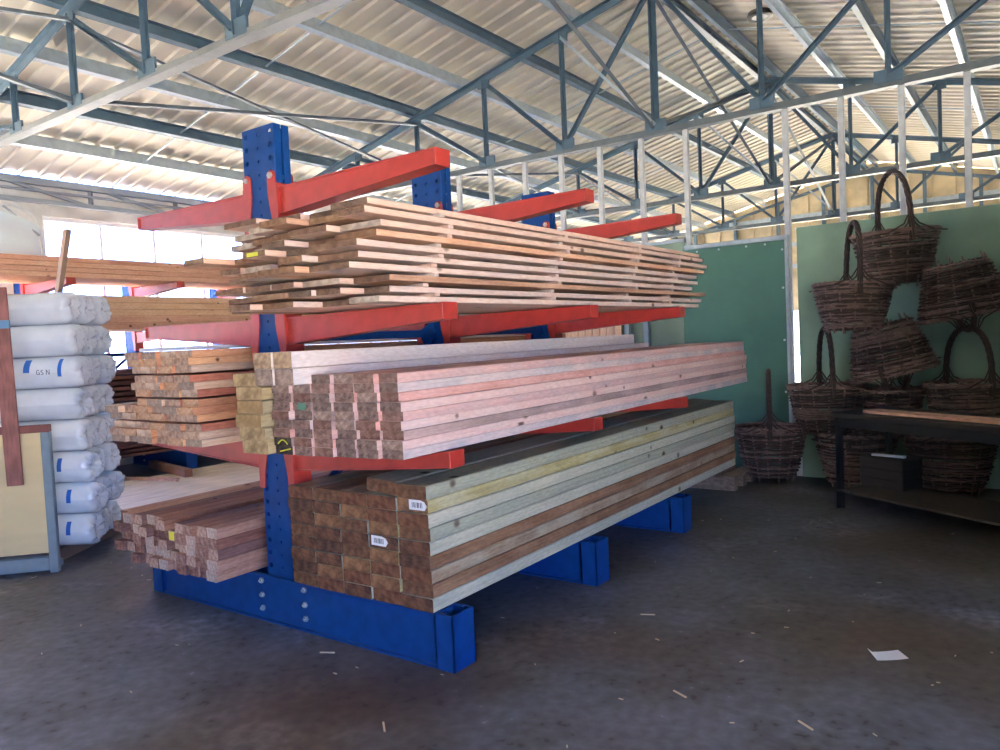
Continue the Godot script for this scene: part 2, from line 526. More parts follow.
	part("bottom_rail", one(ang(0.06, 0.008), Vector3(0, 3.72, ZF + 0.3), Vector3(0, 3.72, ZB - 0.2), M.grey_steel), lg)
	part("pipe", one(PackedVector2Array([Vector2(0.02, 0), Vector2(0.014, 0.014), Vector2(0, 0.02), Vector2(-0.014, 0.014), Vector2(-0.02, 0), Vector2(-0.014, -0.014), Vector2(0, -0.02), Vector2(0.014, -0.014)]), Vector3(0.04, 3.85, ZF + 0.3), Vector3(0.04, 3.85, ZB - 0.2), M.grey_steel), lg)
	var zz = ZF + 1.2
	while zz < ZB - 1.5:
		part("lattice_post", one(ang(0.05, 0.007), Vector3(0, 3.72, zz), Vector3(0, 3.98, zz), M.grey_steel, Vector3.BACK), lg)
		part("lattice_diagonal", one(ang(0.04, 0.006), Vector3(0, 3.72, zz), Vector3(0, 3.97, zz + 1.15), M.grey_steel), lg)
		zz += 1.3

func build_partition():
	var w = struct("wall_partition")
	var z = -8.4
	var b: MB
	for i in range(-1, 20):
		var x = -6.527 + i * 0.5435
		if i == 7: continue
		if x > XR: break
		b = MB.new()
		b.cbox(Vector3(x - 0.028, 0.0, z - 0.03), Vector3(x + 0.028, CH - 0.075, z + 0.03), 0.004)
		part("post", b.mesh(M.postwhite), w)
	# green boards, two post bays each
	var xs = [[-7.1, -6.0], [-5.995, -4.9], [-4.895, -3.81], [-3.805, -3.3]]
	for q in xs:
		b = MB.new()
		b.cbox(Vector3(q[0], 0.0, z + 0.031), Vector3(q[1], 2.6, z + 0.049), 0.003)
		part("green_board", b.mesh(M.greengrey), w)
	b = MB.new()
	b.cbox(Vector3(-7.1, 2.6, z - 0.03), Vector3(-3.3, 2.64, z + 0.055), 0.004)
	part("top_rail", b.mesh(M.galv), w)
	var x0 = -2.085
	while x0 < XR - 0.1:
		var x1 = minf(x0 + 1.22, XR)
		b = MB.new()
		b.cbox(Vector3(x0, 0.0, z + 0.031), Vector3(x1, 2.615, z + 0.049), 0.003)
		part("green_board", b.mesh(M.greenlight), w)
		x0 = x1
	b = MB.new()
	b.cbox(Vector3(-2.1, 2.585, z - 0.03), Vector3(XR, 2.612, z + 0.03), 0.004)
	part("top_rail", b.mesh(M.galv), w)
	b = MB.new()
	b.cbox(Vector3(-2.17, 0.0, z + 0.02), Vector3(-2.08, 1.0, z + 0.03), 0.002)
	part("added_light_stop", b.mesh(M.postwhite), w)  # added strip, closes the low gap so no light streaks the floor
	var wr = struct("wall_added_shade")  # unseen board wall, added to keep light off the basket corner
	for i in 3:
		b = MB.new()
		b.cbox(Vector3(0.33, 0.0, z + 0.05 + i * 1.35), Vector3(0.35, 2.615, z + 0.05 + (i + 1) * 1.35), 0.003)
		part("green_board", b.mesh(M.greenlight), wr)
		b = MB.new()
		b.cbox(Vector3(0.35, 0.0, z + 0.06 + i * 1.35), Vector3(0.41, 2.65, z + 0.12 + i * 1.35), 0.004)
		part("post", b.mesh(M.postwhite), wr)
	# sliding door in darker green
	var d = struct("door_1")
	b = MB.new()
	b.cbox(Vector3(-3.33, 0.0, z + 0.05), Vector3(-2.19, 2.5, z + 0.075), 0.004)
	part("door_leaf", b.mesh(M.greendark), d)
	b = MB.new()
	b.cbox(Vector3(-3.3, 2.5, z + 0.0), Vector3(-2.16, 2.55, z + 0.085), 0.005)
	part("top_rail", b.mesh(M.galv), d)
	for e in [[-2.2, -2.165]]:
		b = MB.new()
		b.cbox(Vector3(e[0], 0.0, z + 0.03), Vector3(e[1], 2.5, z + 0.085), 0.004)
		part("door_stile", b.mesh(M.galv), d)
	for y in [0.35, 0.9, 1.45, 2.0, 2.4]:
		b = MB.new()
		b.tube([Vector3(-2.225, y, z + 0.074), Vector3(-2.225, y, z + 0.082)], 0.012, 8)
		part("screw", b.mesh(M.galv), d)
	for x in [-3.15, -2.9, -2.6, -2.4]:
		b = MB.new()
		b.tube([Vector3(x, 2.47, z + 0.074), Vector3(x, 2.47, z + 0.082)], 0.012, 8)
		part("screw", b.mesh(M.galv), d)

# ------------------------------------------------------------------ cantilever racks
var col_mesh: ArrayMesh
var arm_mesh: ArrayMesh
var plate_mesh: ArrayMesh
var pin_mesh: ArrayMesh
var bolt_mesh: ArrayMesh
func hole_cell(b: MB, x0, x1, y0, y1, cx, cy, r, z, out, inner):
	var o = []
	var q = [Vector2(x1, cy), Vector2(x1, y1), Vector2(cx, y1), Vector2(x0, y1), Vector2(x0, cy), Vector2(x0, y0), Vector2(cx, y0), Vector2(x1, y0)]
	for i in 8: o.append(Vector2(cx + r * cos(i * TAU / 8), cy + r * sin(i * TAU / 8)))
	for i in 8:
		var j = (i + 1) % 8
		for zz in [z, inner]:
			b.flat([Vector3(o[i].x, o[i].y, zz), Vector3(o[j].x, o[j].y, zz), Vector3(q[j].x, q[j].y, zz), Vector3(q[i].x, q[i].y, zz)], Vector3(0, 0, out if zz == z else -out))
		b.flat([Vector3(o[i].x, o[i].y, z), Vector3(o[j].x, o[j].y, z), Vector3(o[j].x, o[j].y, inner), Vector3(o[i].x, o[i].y, inner)], Vector3(cx - o[i].x, cy - o[i].y, 0))
func make_rack_meshes():
	var b := MB.new()
	var H = 2.85
	var n = 38
	var st = H / n
	for s in [-1.0, 1.0]:
		for i in n:
			var y0 = i * st
			var y1 = y0 + st
			hole_cell(b, -0.136, -0.07, y0, y1, -0.105, y0 + st * 0.5, 0.016, s * 0.055, s, s * 0.047)
			hole_cell(b, 0.07, 0.136, y0, y1, 0.105, y0 + st * 0.5, 0.016, s * 0.055, s, s * 0.047)
			hole_cell(b, -0.07, 0.07, y0, y1, 0.0, y0 + st * 0.45, 0.009, s * 0.055, s, s * 0.047)
		for sx in [-1.0, 1.0]:
			var z0 = s * 0.005
			var z1 = s * 0.051
			b.box(Vector3(minf(sx * 0.133, sx * 0.14), 0, minf(z0, z1)), Vector3(maxf(sx * 0.133, sx * 0.14), H, maxf(z0, z1)))
			b.flat([Vector3(sx * 0.14, 0, s * 0.051), Vector3(sx * 0.14, H, s * 0.051), Vector3(sx * 0.136, H, s * 0.055), Vector3(sx * 0.136, 0, s * 0.055)], Vector3(sx, 0, s))
	col_mesh = b.mesh(M.blue)
	# tapered arm, root at the column face
	b = MB.new()
	var a = func(x, top, z): return Vector3(x, (0.0 if x < 0.5 else 0.012) if top else (-0.135 if x < 0.5 else -0.05), z)
	for w in [[0.05, 0.0]]:
		b.hexa([a.call(0.15, false, -0.046), a.call(0.15, false, 0.046), a.call(0.15, true, 0.046), a.call(0.15, true, -0.046), a.call(1.28, false, -0.046), a.call(1.28, false, 0.046), a.call(1.28, true, 0.046), a.call(1.28, true, -0.046)])
	var dn = Vector3(0, -0.008, 0)
	b.hexa([a.call(0.15, false, -0.054), a.call(0.15, false, 0.054), a.call(0.15, false, 0.054) + dn, a.call(0.15, false, -0.054) + dn, a.call(1.28, false, -0.054), a.call(1.28, false, 0.054), a.call(1.28, false, 0.054) + dn, a.call(1.28, false, -0.054) + dn])
	b.hexa([a.call(0.15, true, -0.054), a.call(0.15, true, 0.054), a.call(0.15, true, 0.054) - dn, a.call(0.15, true, -0.054) - dn, a.call(1.28, true, -0.054), a.call(1.28, true, 0.054), a.call(1.28, true, 0.054) - dn, a.call(1.28, true, -0.054) - dn])
	b.cbox(Vector3(1.28, -0.06, -0.056), Vector3(1.29, 0.022, 0.056), 0.002)
	b.cbox(Vector3(0.143, -0.255, -0.062), Vector3(0.153, 0.03, 0.062), 0.002)
	arm_mesh = b.mesh(M.red)
	b = MB.new()
	var poly := PackedVector2Array()
	for i in 7:
		var t = PI - PI * i / 6
		poly.append(Vector2(0.108 + 0.034 * cos(t), 0.075 + 0.03 * sin(t)))
	for q in [[0.145, 0.0], [0.152, -0.04], [0.152, -0.255], [0.108, -0.255], [0.1, -0.17], [0.083, -0.09], [0.072, -0.02]]: poly.append(Vector2(q[0], q[1]))
	b.prism(poly, Vector3(0, 0, 0.064), Vector3(0, 0, 0.056))
	plate_mesh = b.mesh(M.red)
	b = MB.new()
	b.tube([Vector3(0, 0, 0), Vector3(0, 0, 0.012)], 0.017, 6)
	b.tube([Vector3(0, 0, 0.012), Vector3(0, 0, 0.022)], 0.009, 8)
	bolt_mesh = b.mesh(M.zinc)
	b = MB.new()
	b.tube([Vector3(0, 0, -0.075), Vector3(0, 0, 0.078)], 0.014, 10)
	b.tube([Vector3(0, 0, 0.066), Vector3(0, 0, 0.078)], 0.019, 6)
	pin_mesh = b.mesh(M.zinc)

func rack_frame(r, x: float, z: float, levels: Array, sides: Array, xl: float, xr: float):
	# base beam: two channels clasping the column, hollow end boxes
	var b := MB.new()
	for s in [-1.0, 1.0]:
		var zf = s * 0.083
		var zw = s * 0.062
		b.box(Vector3(xl + 0.05, 0.012, minf(zw, zw - s * 0.006)), Vector3(xr - 0.05, 0.268, maxf(zw, zw - s * 0.006)))
		for y in [[0.0, 0.012], [0.268, 0.28]]:
			b.cbox(Vector3(xl + 0.05, y[0], minf(zf, zw - s * 0.006)), Vector3(xr - 0.05, y[1], maxf(zf, zw - s * 0.006)), 0.002)
	var base = part("base_beam", b.mesh(M.blue), r, Vector3(x, 0, z))
	var ends = [[xr - 0.115, xr]]
	if sides.has(-1): ends.append([xl, xl + 0.115])
	for e in ends:
		b = MB.new()
		b.cbox(Vector3(e[0], 0, -0.087), Vector3(e[0] + 0.012, 0.28, 0.087), 0.003)
		b.cbox(Vector3(e[1] - 0.012, 0, -0.087), Vector3(e[1], 0.28, 0.087), 0.003)
		b.cbox(Vector3(e[0], 0, -0.087), Vector3(e[1], 0.28, -0.075), 0.003)
		b.cbox(Vector3(e[0], 0, 0.075), Vector3(e[1], 0.28, 0.087), 0.003)
		b.box(Vector3(e[0] + 0.01, 0.0, -0.076), Vector3(e[1] - 0.01, 0.02, 0.076))
		part("end_box", b.mesh(M.blue), base)
	for bx in [-0.19, 0.19]:
		for y in [0.07, 0.15, 0.235]:
			part("bolt", bolt_mesh, base, Vector3(bx, y, 0.062))
	var col = part("column", col_mesh, r, Vector3(x, 0.0, z))
	for lv in levels:
		for s in sides:
			var arm = part("arm", arm_mesh, r, Vector3(x, lv, z))
			arm.rotation.y = 0.0 if s == 1 else PI
			for k in [0, 1]:
				var p = part("bracket_plate", plate_mesh, arm)
				if k == 1: p.position.z = -0.12
			part("pin", pin_mesh, arm, Vector3(0.108, 0.075, 0))
	return col

func build_racks():
	make_rack_meshes()
	var r = thing("cantilever_rack", "double-sided cantilever rack, blue columns and red arms, loaded on both sides", "rack")
	var zs = [-2.855, -4.3, -5.745]
	for z in zs: rack_frame(r, -3.6, z, [1.05, 1.765, 2.49], [-1, 1], -1.34, 1.28)
	for i in 2:
		var z0 = zs[i] - 0.055
		var z1 = zs[i + 1] + 0.055
		for y in [0.55, 1.66]:
			part("brace_tube", one(ibeam(0.05, 0.05, 0.02), Vector3(-3.6, y, z0), Vector3(-3.6, y, z1), M.blue), r)
		part("brace_strap", one(ang(0.04, 0.006), Vector3(-3.59, 0.55, z0), Vector3(-3.59, 1.64, z1), M.blue), r)
		part("brace_strap", one(ang(0.04, 0.006), Vector3(-3.62, 1.64, z0), Vector3(-3.62, 0.55, z1), M.blue), r)
		for y in [0.55, 1.64]:
			for e in [[z0, -1.0], [z1, 1.0]]:
				part("brace_gusset", one(PackedVector2Array([Vector2(0, -0.11), Vector2(e[1] * 0.13, -0.02), Vector2(e[1] * 0.13, 0.05), Vector2(0, 0.11)]), Vector3(-3.607, y, e[0]), Vector3(-3.593, y, e[0]), M.blue), r)
	var q = thing("cantilever_rack", "single-sided cantilever rack with blue columns standing along the window wall", "rack")
	for z in [-4.6, -6.05, -7.5]: rack_frame(q, -10.88, z, [0.93, 1.92, 2.56], [1], -0.15, 1.28)
	for z in [-4.6, -6.05]:
		part("brace_tube", one(ibeam(0.05, 0.05, 0.02), Vector3(-10.88, 1.62, z - 0.055), Vector3(-10.88, 1.62, z - 1.395), M.blue), q)
		part("brace_strap", one(ang(0.04, 0.006), Vector3(-10.88, 1.62, z - 1.395), Vector3(-10.88, 0.6, z - 0.055), M.blue), q)

# ------------------------------------------------------------------ timber on the racks
func build_timber():
	# 1. thick treated planks on the base beams
	var gg = rgb(168, 168, 146); var gp = rgb(196, 192, 170); var gy = rgb(178, 166, 116); var br = rgb(142, 106, 80); var gb = rgb(160, 138, 114)
	var ends = [[rgb(78, 55, 42), rgb(124, 92, 70)], [rgb(68, 47, 38), rgb(110, 78, 60)], [rgb(90, 64, 46), rgb(140, 106, 78)], [rgb(58, 42, 36), rgb(98, 72, 58)], [rgb(80, 52, 40), rgb(120, 84, 64)]]
	var K = wood_kind(100, [[gg, gg.darkened(0.14), rgb(150, 156, 142)], [gp, gp.darkened(0.12), gg], [gy, gy.darkened(0.15), gp], [br, br.darkened(0.25), rgb(160, 128, 100)], [gb, gb.darkened(0.2), gp]], ends, 12, 0.45)
	var ms = []
	for i in K.size() * 2: ms.append(timber_mesh(0.2015, 0.0672, 4.5, K[i % 5][0], K[(i * 3 + 1) % 5 if i >= 5 else i][1], i * 0.37, 0.005))
	var rightk = [1, 3, 4, 3, 1, 0, 1, 2, 0]
	for row in 9:
		for c in 5:
			if row == 8 and c < 3: continue
			var k = rightk[row] if c == 4 else rng.randi() % 5
			var y = 0.28 + row * 0.0695
			var x = -3.365 + c * 0.2075 + rng.randf_range(-0.004, 0.004)
			var tagged = (row == 7 and c == 4) or (row == 4 and c == 3)
			var lab = "brown-ended treated plank on the base beams, %s, %s out from the rack columns" % [up_row(row), nth(c)]
			if row == 7 and c == 4: lab = "yellowish treated plank at the stack's outer side with white paper tag on its end"
			elif tagged: lab = "brown-ended treated plank in the middle of its row, white paper tag on its end"
			elif row == 8: lab = "treated plank on top of the brown-ended stack, %s" % ["askew, inner one", "at the outer edge"][c - 3]
			var o = lay(ms[k + 5 * (rng.randi() % 2)], "treated_plank", lab, "treated planks on the base beams", Vector3(x, y, -2.765 + rng.randf_range(-0.006, 0.007)), rng.randf_range(-0.001, 0.001), rng.randf_range(-0.012, 0.012))
			if row == 8 and c == 3:
				o.rotation.z = -0.07; o.position.y += 0.012
			if tagged:
				var b := MB.new()
				b.prism(PackedVector2Array([Vector2(-0.055, -0.022), Vector2(0.045, -0.022), Vector2(0.06, 0.0), Vector2(0.045, 0.02), Vector2(0.02, 0.028), Vector2(-0.055, 0.028)]), Vector3(0, 0, 0.002), Vector3(0, 0, 0.0))
				part("paper_tag", b.mesh(M.paper), o, Vector3(0.035 if c == 4 else -0.03, 0.036, 0.001))
				for i in 7:
					b = MB.new()
					var w = [0.004, 0.006, 0.003, 0.007, 0.004, 0.005, 0.003][i]
					b.box(Vector3(0, -0.012, 0), Vector3(w, 0.014, 0.0006))
					part("printed_bar", b.mesh(M.ink), o, Vector3((0.035 if c == 4 else -0.03) - 0.035 + i * 0.0105, 0.038, 0.0032))
	# 2. pink planks on the lowest arms
	var pk = rgb(214, 172, 164); var pl = rgb(226, 196, 186); var rd = rgb(210, 156, 144); var gr = rgb(188, 178, 180); var gk = rgb(186, 158, 152)
	ends = [[rgb(88, 72, 66), rgb(146, 122, 114)], [rgb(98, 76, 70), rgb(152, 122, 112)], [rgb(76, 62, 58), rgb(134, 114, 106)], [rgb(112, 92, 84), rgb(166, 144, 134)], [rgb(92, 66, 58), rgb(138, 108, 98)]]
	K = wood_kind(300, [[pk, pk.darkened(0.1), rgb(182, 160, 158)], [pl, pl.darkened(0.08), pk], [rd, rd.darkened(0.12), pk], [gr, gr.darkened(0.1), pl], [gk, gk.darkened(0.16), rgb(126, 110, 108)]], ends, 14, 0.6)
	ms = []
	for i in 15: ms.append(timber_mesh(0.129, 0.043, 4.9, K[i % 5][0], K[(i * 2 + i / 5) % 5][1], i * 0.29, 0.0025))
	var pr = [3, 1, 4, 1, 0, 1, 2, 3, 0]
	for row in 9:
		for c in 6:
			if row == 8 and c < 2: continue
			var x = -3.083 + c * 0.1335 + rng.randf_range(-0.003, 0.003)
			var y = 1.074 + row * 0.0437
			if c == 5 and row > 5: x -= 0.02
			var zf = lerpf(-2.44, -2.52, c / 5.0) + rng.randf_range(-0.014, 0.014)
			if c == 5: zf = -2.53 + rng.randf_range(-0.012, 0.012)
			var k = pr[row] if c == 5 else rng.randi() % 5
			var lab = "pinkish plank on the lowest arms, %s, %s from the greenish planks" % [up_row(row), nth(c)]
			var paint = ""
			if c == 1 and row == 5: paint = "green"; lab = "pinkish plank with a dab of green paint on its dark end"
			if c == 0 and row <= 1: paint = "yellow"; lab = "dark-ended pinkish plank with %s yellow chalk stroke" % ["a straight", "an arched"][row]
			var m = ms[k + 5 * (rng.randi() % 3)]
			if paint == "yellow": m = timber_mesh(0.129, 0.043, 4.9, K[k][0], M.darkend, 0.1, 0.0025)
			var o = lay(m, "pink_plank", lab, "pink planks on the lowest arms", Vector3(x, y, zf), rng.randf_range(-0.0015, 0.0015), rng.randf_range(-0.01, 0.01))
			if paint == "green":
				var b := MB.new()
				b.prism(PackedVector2Array([Vector2(-0.03, -0.016), Vector2(0.02, -0.018), Vector2(0.035, 0.0), Vector2(0.025, 0.017), Vector2(-0.025, 0.018)]), Vector3(0, 0, 0.0012), Vector3.ZERO)
				part("paint_dab", b.mesh(M.greenpaint), o, Vector3(0, 0.0215, 0.0004))
			if paint == "yellow":
				var b := MB.new()
				var pts = []
				if row == 1:
					for i in 9: pts.append(Vector3(-0.035 + i * 0.009, 0.01 + 0.02 * sin(PI * i / 8.0), 0))
				else: pts = [Vector3(-0.03, 0.014, 0), Vector3(0.05, 0.03, 0)]
				b.tube(pts, 0.0035, 5)
				part("chalk_stroke", b.mesh(M.yellowpaint), o, Vector3(0, 0, 0.001))
	# pale squared beams on top of the pink planks
	var kp = wood_kind(500, [[rgb(246, 232, 216), rgb(238, 220, 202), rgb(244, 226, 212)], [rgb(246, 234, 220), rgb(238, 222, 206), rgb(220, 188, 172)]], [[rgb(128, 104, 84), rgb(190, 166, 136)], [rgb(112, 94, 86), rgb(168, 146, 132)]], 9, 0.4)
	for i in 4:
		var lv = i / 2
		var m = timber_mesh(0.135, 0.079, [4.1, 4.0, 3.8, 3.75][i], kp[1 - lv][0], kp[1 - lv][1], i * 0.4)
		lay(m, "pale_beam", "pale knotty squared beam on top of the pink planks, %s, %s" % ["lower pair" if lv == 0 else "upper pair", "inner one beside the columns" if i % 2 == 0 else "outer one"], "pale beams on the pink planks", Vector3(-3.095 + (i % 2) * 0.139 - lv * 0.03, 1.4245 + lv * 0.0805, -2.36 - 0.01 * i))
	# yellowish treated planks, one column beside the pink ones
	var kg = wood_kind(540, [[rgb(176, 158, 120), rgb(158, 138, 102), rgb(150, 140, 112)], [rgb(168, 152, 120), rgb(150, 134, 104), rgb(150, 140, 112)]], [[rgb(118, 98, 72), rgb(172, 148, 112)], [rgb(132, 108, 74), rgb(160, 132, 96)]], 9, 0.4)
	for i in 6:
		var m = timber_mesh(0.205, 0.066, 4.6, kg[i % 2][0], kg[(i / 2) % 2][1], i * 0.21, 0.006)
		lay(m, "greenish_plank", "greenish-yellow treated plank between the pinkish planks and the columns, %s" % up_row(i), "greenish planks beside the pink ones", Vector3(-3.265 - 0.006 * (i % 3), 1.074 + i * 0.0685, -2.4 + rng.randf_range(-0.02, 0.02)))
	# 3. thin boards with spacers on the middle arms
	var tb = rgb(226, 190, 168); var tp = rgb(232, 206, 190); var tg = rgb(206, 190, 178); var to = rgb(212, 164, 134)
	ends = [[rgb(92, 70, 58), rgb(142, 114, 94)], [rgb(104, 80, 62), rgb(156, 126, 100)], [rgb(78, 62, 54), rgb(130, 108, 92)], [rgb(140, 126, 114), rgb(194, 178, 162)], [rgb(98, 72, 56), rgb(142, 112, 88)]]
	K = wood_kind(700, [[tb, tb.darkened(0.1), tp], [tp, tp.darkened(0.08), tb], [tg, tg.darkened(0.12), tb], [to, to.darkened(0.12), tb], [rgb(178, 140, 118), rgb(150, 114, 94), rgb(196, 160, 138)]], ends, 10, 0.4)
	var widths = [0.16, 0.19, 0.225, 0.25]
	var tm = []
	for w in 4:
		var rw = []
		for i in 5: rw.append(timber_mesh(widths[w], 0.027, 3.86, K[i][0], K[(i * 2 + w) % 5][1], i * 0.3 + w * 0.17, 0.002))
		tm.append(rw)
	var rx = [-2.393, -2.40, -2.35, -2.368, -2.346, -2.327, -2.296, -2.304, -2.30, -2.327]
	var rz = [-2.464, -2.54, -2.491, -2.27, -2.304, -2.28, -2.367, -2.405, -2.309, -2.354]
	var rk = [1, 1, 4, 1, 1, 1, 3, 0, 0, 0]
	for L in 10:
		var y = 1.79 + L * 0.0455
		var x = rx[L]
		var n = 0
		while x > -3.27:
			var w = rng.randi() % 4
			while w > 0 and x - widths[w] < -3.44: w -= 1
			var wd = widths[w]
			if x - wd < -3.45: break
			var zf = rz[L] if n == 0 else lerpf(rz[L], -2.4, 0.35) + (0.03 if L < 6 else 0.004) * n + rng.randf_range(-0.13, 0.11)
			var k = rk[L] if n == 0 else rng.randi() % 5
			var yel = L == 5 and n == 2
			var o = lay(tm[w][k], "thin_board", "thin rough-sawn board on the middle arms, %s, %s in from the outer edge" % ["bottom layer" if L == 0 else nth(L) + " layer up", nth(n)] if not yel else "thin rough-sawn board with yellow paint on its end, in the spacered stack", "thin boards on the middle arms", Vector3(x - wd / 2, y, zf), rng.randf_range(-0.004, 0.002), rng.randf_range(-0.008, 0.008))
			if yel:
				var b := MB.new()
				b.box(Vector3(-0.05, 0.004, 0.0), Vector3(0.03, 0.022, 0.0012))
				part("paint_mark", b.mesh(M.yellowpaint), o, Vector3(0, 0, 0.0004))
			x -= wd + rng.randf_range(0.002, 0.01)
			n += 1
		if L < 9:
			for i in 4:
				var z = [-2.84, -3.95, -4.98, -5.7][i] + rng.randf_range(-0.05, 0.05)
				var b := MB.new()
				b.cbox(Vector3(-0.53, 0, -0.02), Vector3(0.53, 0.0175, 0.02), 0.002)
				solo("spacer_batten", b.mesh(K[(L + i) % 3][0]), "spacer batten above %s of thin boards, %s from their near ends" % ["the bottom layer" if L == 0 else nth(L) + " layer", nth(i)], "batten", Vector3(rx[L] - 0.53 + rng.randf_range(-0.01, 0.012), y + 0.0275, z), "spacer battens between the thin boards")
	# 4. squared planks on the far side, lowest arms
	ends = [[rgb(138, 110, 92), rgb(192, 164, 144)], [rgb(150, 124, 106), rgb(200, 176, 156)], [rgb(124, 98, 84), rgb(176, 148, 130)], [rgb(146, 112, 88), rgb(190, 154, 126)], [rgb(114, 96, 86), rgb(166, 146, 132)]]
	K = wood_kind(900, [[rgb(206, 150, 112), rgb(188, 130, 94), rgb(212, 166, 128)], [rgb(214, 166, 126), rgb(198, 146, 108), rgb(220, 176, 134)], [rgb(206, 176, 152), rgb(190, 158, 134), rgb(214, 188, 168)], [rgb(176, 110, 92), rgb(156, 92, 78), rgb(190, 130, 108)], [rgb(190, 134, 102), rgb(170, 116, 88), rgb(206, 156, 126)]], ends, 8, 0.4)
	ms = []
	for i in 10: ms.append(timber_mesh(0.155, 0.0415, 4.1, K[i % 5][0], K[(i * 2 + i / 5) % 5][1], i * 0.31, 0.0025))
	var uk = [2, 2, 3, 0, 4, 4, 3, 2, 3, 2, 1, 0]
	for row in 12:
		var y = 1.074 + row * 0.0425 + (row / 3) * 0.011
		var nc = 6 if row < 5 else 4
		for c in nc:
			var x = -3.88 - c * 0.159 - row * 0.006 + rng.randf_range(-0.004, 0.004)
			var k = uk[row] if c == 0 else rng.randi() % 5
			lay(ms[k + 5 * (rng.randi() % 2)], "squared_plank", "warm brown squared plank on the window-side arms, %s, %s from the rack columns" % [up_row(row), nth(c)], "squared planks behind the columns", Vector3(x, y, -2.46 + rng.randf_range(-0.025, 0.025)), 0.0, rng.randf_range(-0.006, 0.006))
		if row % 3 == 2 and row < 11:
			for i in 3:
				var b := MB.new()
				b.cbox(Vector3(-0.34, 0, -0.02), Vector3(0.34, 0.0105, 0.02), 0.001)
				solo("spacer_batten", b.mesh(K[1][0]), "thin spacer batten above %s of squared planks, %s from their near ends" % [up_row(row), nth(i)], "batten", Vector3(-4.18, y + 0.0418, [-3.0, -4.4, -5.9][i]), "spacer battens in the squared stack")
	var wb := MB.new()
	wb.cbox(Vector3(-0.24, 0, -4.1), Vector3(0.24, 0.02, 0), 0.003)
	solo("white_board", wb.mesh(M.whiteboard), "long white board lying on top of the warm brown squared planks", "board", Vector3(-4.24, 1.62, -2.52))
	# 5. square battens on the far side of the base beams
	ends = [[rgb(138, 108, 98), rgb(186, 160, 148)], [rgb(116, 86, 80), rgb(164, 134, 124)], [rgb(150, 130, 122), rgb(198, 180, 170)], [rgb(98, 68, 62), rgb(146, 112, 102)]]
	K = wood_kind(1100, [[rgb(156, 112, 94), rgb(128, 88, 74), rgb(172, 130, 110)], [rgb(136, 92, 80), rgb(110, 74, 66), rgb(158, 116, 98)], [rgb(178, 138, 118), rgb(152, 112, 96), rgb(190, 158, 140)], [rgb(120, 88, 82), rgb(96, 70, 68), rgb(146, 112, 102)]], ends, 6, 0.4)
	ms = []
	for i in 8: ms.append(timber_mesh(0.096, 0.0605, 4.2, K[i % 4][0], K[(i + i / 4) % 4][1], i * 0.23, 0.0025))
	for row in 5:
		for c in 11:
			if row == 0 and c < 2: continue
			if row == 4 and c == 6: continue
			var yel = row == 3 and c == 6
			var o = lay(ms[rng.randi() % 8], "square_batten", "reddish-brown square batten on the base beams, %s, %s from the rack columns" % [up_row(row), nth(10 - c)] if not yel else "square batten with its end painted yellow among the reddish-brown battens", "square battens on the base beams", Vector3(-3.91 - (10 - c) * 0.1005 + rng.randf_range(-0.004, 0.004), 0.28 + row * 0.0615, -2.55 + rng.randf_range(-0.05, 0.03)), rng.randf_range(-0.003, 0.003), rng.randf_range(-0.02, 0.02))
			if yel:
				var b := MB.new()
				b.box(Vector3(-0.044, 0.004, 0), Vector3(0.044, 0.054, 0.0012))
				part("paint_mark", b.mesh(M.yellowpaint), o, Vector3(0, 0, 0.0004))
	# 6. timber on the rack by the windows
	K = wood_kind(1300, [[rgb(206, 160, 132), rgb(188, 138, 112), rgb(214, 176, 150)], [rgb(196, 148, 122), rgb(176, 126, 104), rgb(206, 164, 140)], [rgb(214, 174, 138), rgb(200, 156, 120), rgb(222, 188, 156)], [rgb(92, 58, 50), rgb(70, 44, 40), rgb(112, 74, 64)], [rgb(178, 168, 164), rgb(158, 148, 144), rgb(196, 188, 184)]], [[rgb(170, 130, 104), rgb(214, 176, 148)]], 12, 0.4)
	var sets = [[2.57, 4, 0.062, 0.25, 4, [0, 1, 0, 1], -3.85, "planks on the top arms of the window-wall rack", "reddish plank on the top arms of the window-wall rack", 4.6],
		[1.93, 5, 0.086, 0.25, 4, [1, 0, 2, 2, 2], -3.6, "beams on the middle arms of the window-wall rack", "pale knotty beam on the window-wall rack", 4.9],
		[0.94, 7, 0.07, 0.25, 4, [4, 3, 3, 3, 3, 3, 3], -4.0, "boards on the lowest arms of the window-wall rack", "dark board on the lowest window-wall arms", 4.4],
		[0.28, 3, 0.06, 0.25, 4, [3, 3, 3], -4.0, "boards on the base of the window-wall rack", "dark board on the window-wall base beams", 4.4]]
	for si in sets.size():
		var s = sets[si]
		var hh = s[2] - (0.004 if si < 2 else 0.024)
		for row in s[1]:
			for c in s[4]:
				var k = s[5][row]
				var m = timber_mesh(s[3] - 0.006, hh, s[9], K[k][0], K[k][1], row * 0.3 + c * 0.13)
				lay(m, "window_rack_plank", (s[8] if k != 4 else "grey board on the lowest window-wall arms") + ", %s, %s out from the wall" % [up_row(row), nth(3 - c)], s[7], Vector3(-9.75 - c * s[3] + rng.randf_range(-0.012, 0.012), s[0] + 0.012 + row * s[2], s[6] + rng.randf_range(-0.06, 0.06)))
			if si >= 2 and row < s[1] - 1:
				for z in [-4.6, -6.05, -7.5]:
					var b := MB.new()
					b.cbox(Vector3(-0.5, 0, -0.02), Vector3(0.5, 0.0235, 0.02), 0.002)
					solo("spacer_batten", b.mesh(K[3][0]), "dark spacer batten on the window-wall rack, %s, %s, %s column" % [up_row(row), ["lowest arms", "base beams"][si - 2], nth([-4.6, -6.05, -7.5].find(z))], "batten", Vector3(-10.12, s[0] + 0.012 + row * s[2] + hh, z), "spacer battens by the windows")

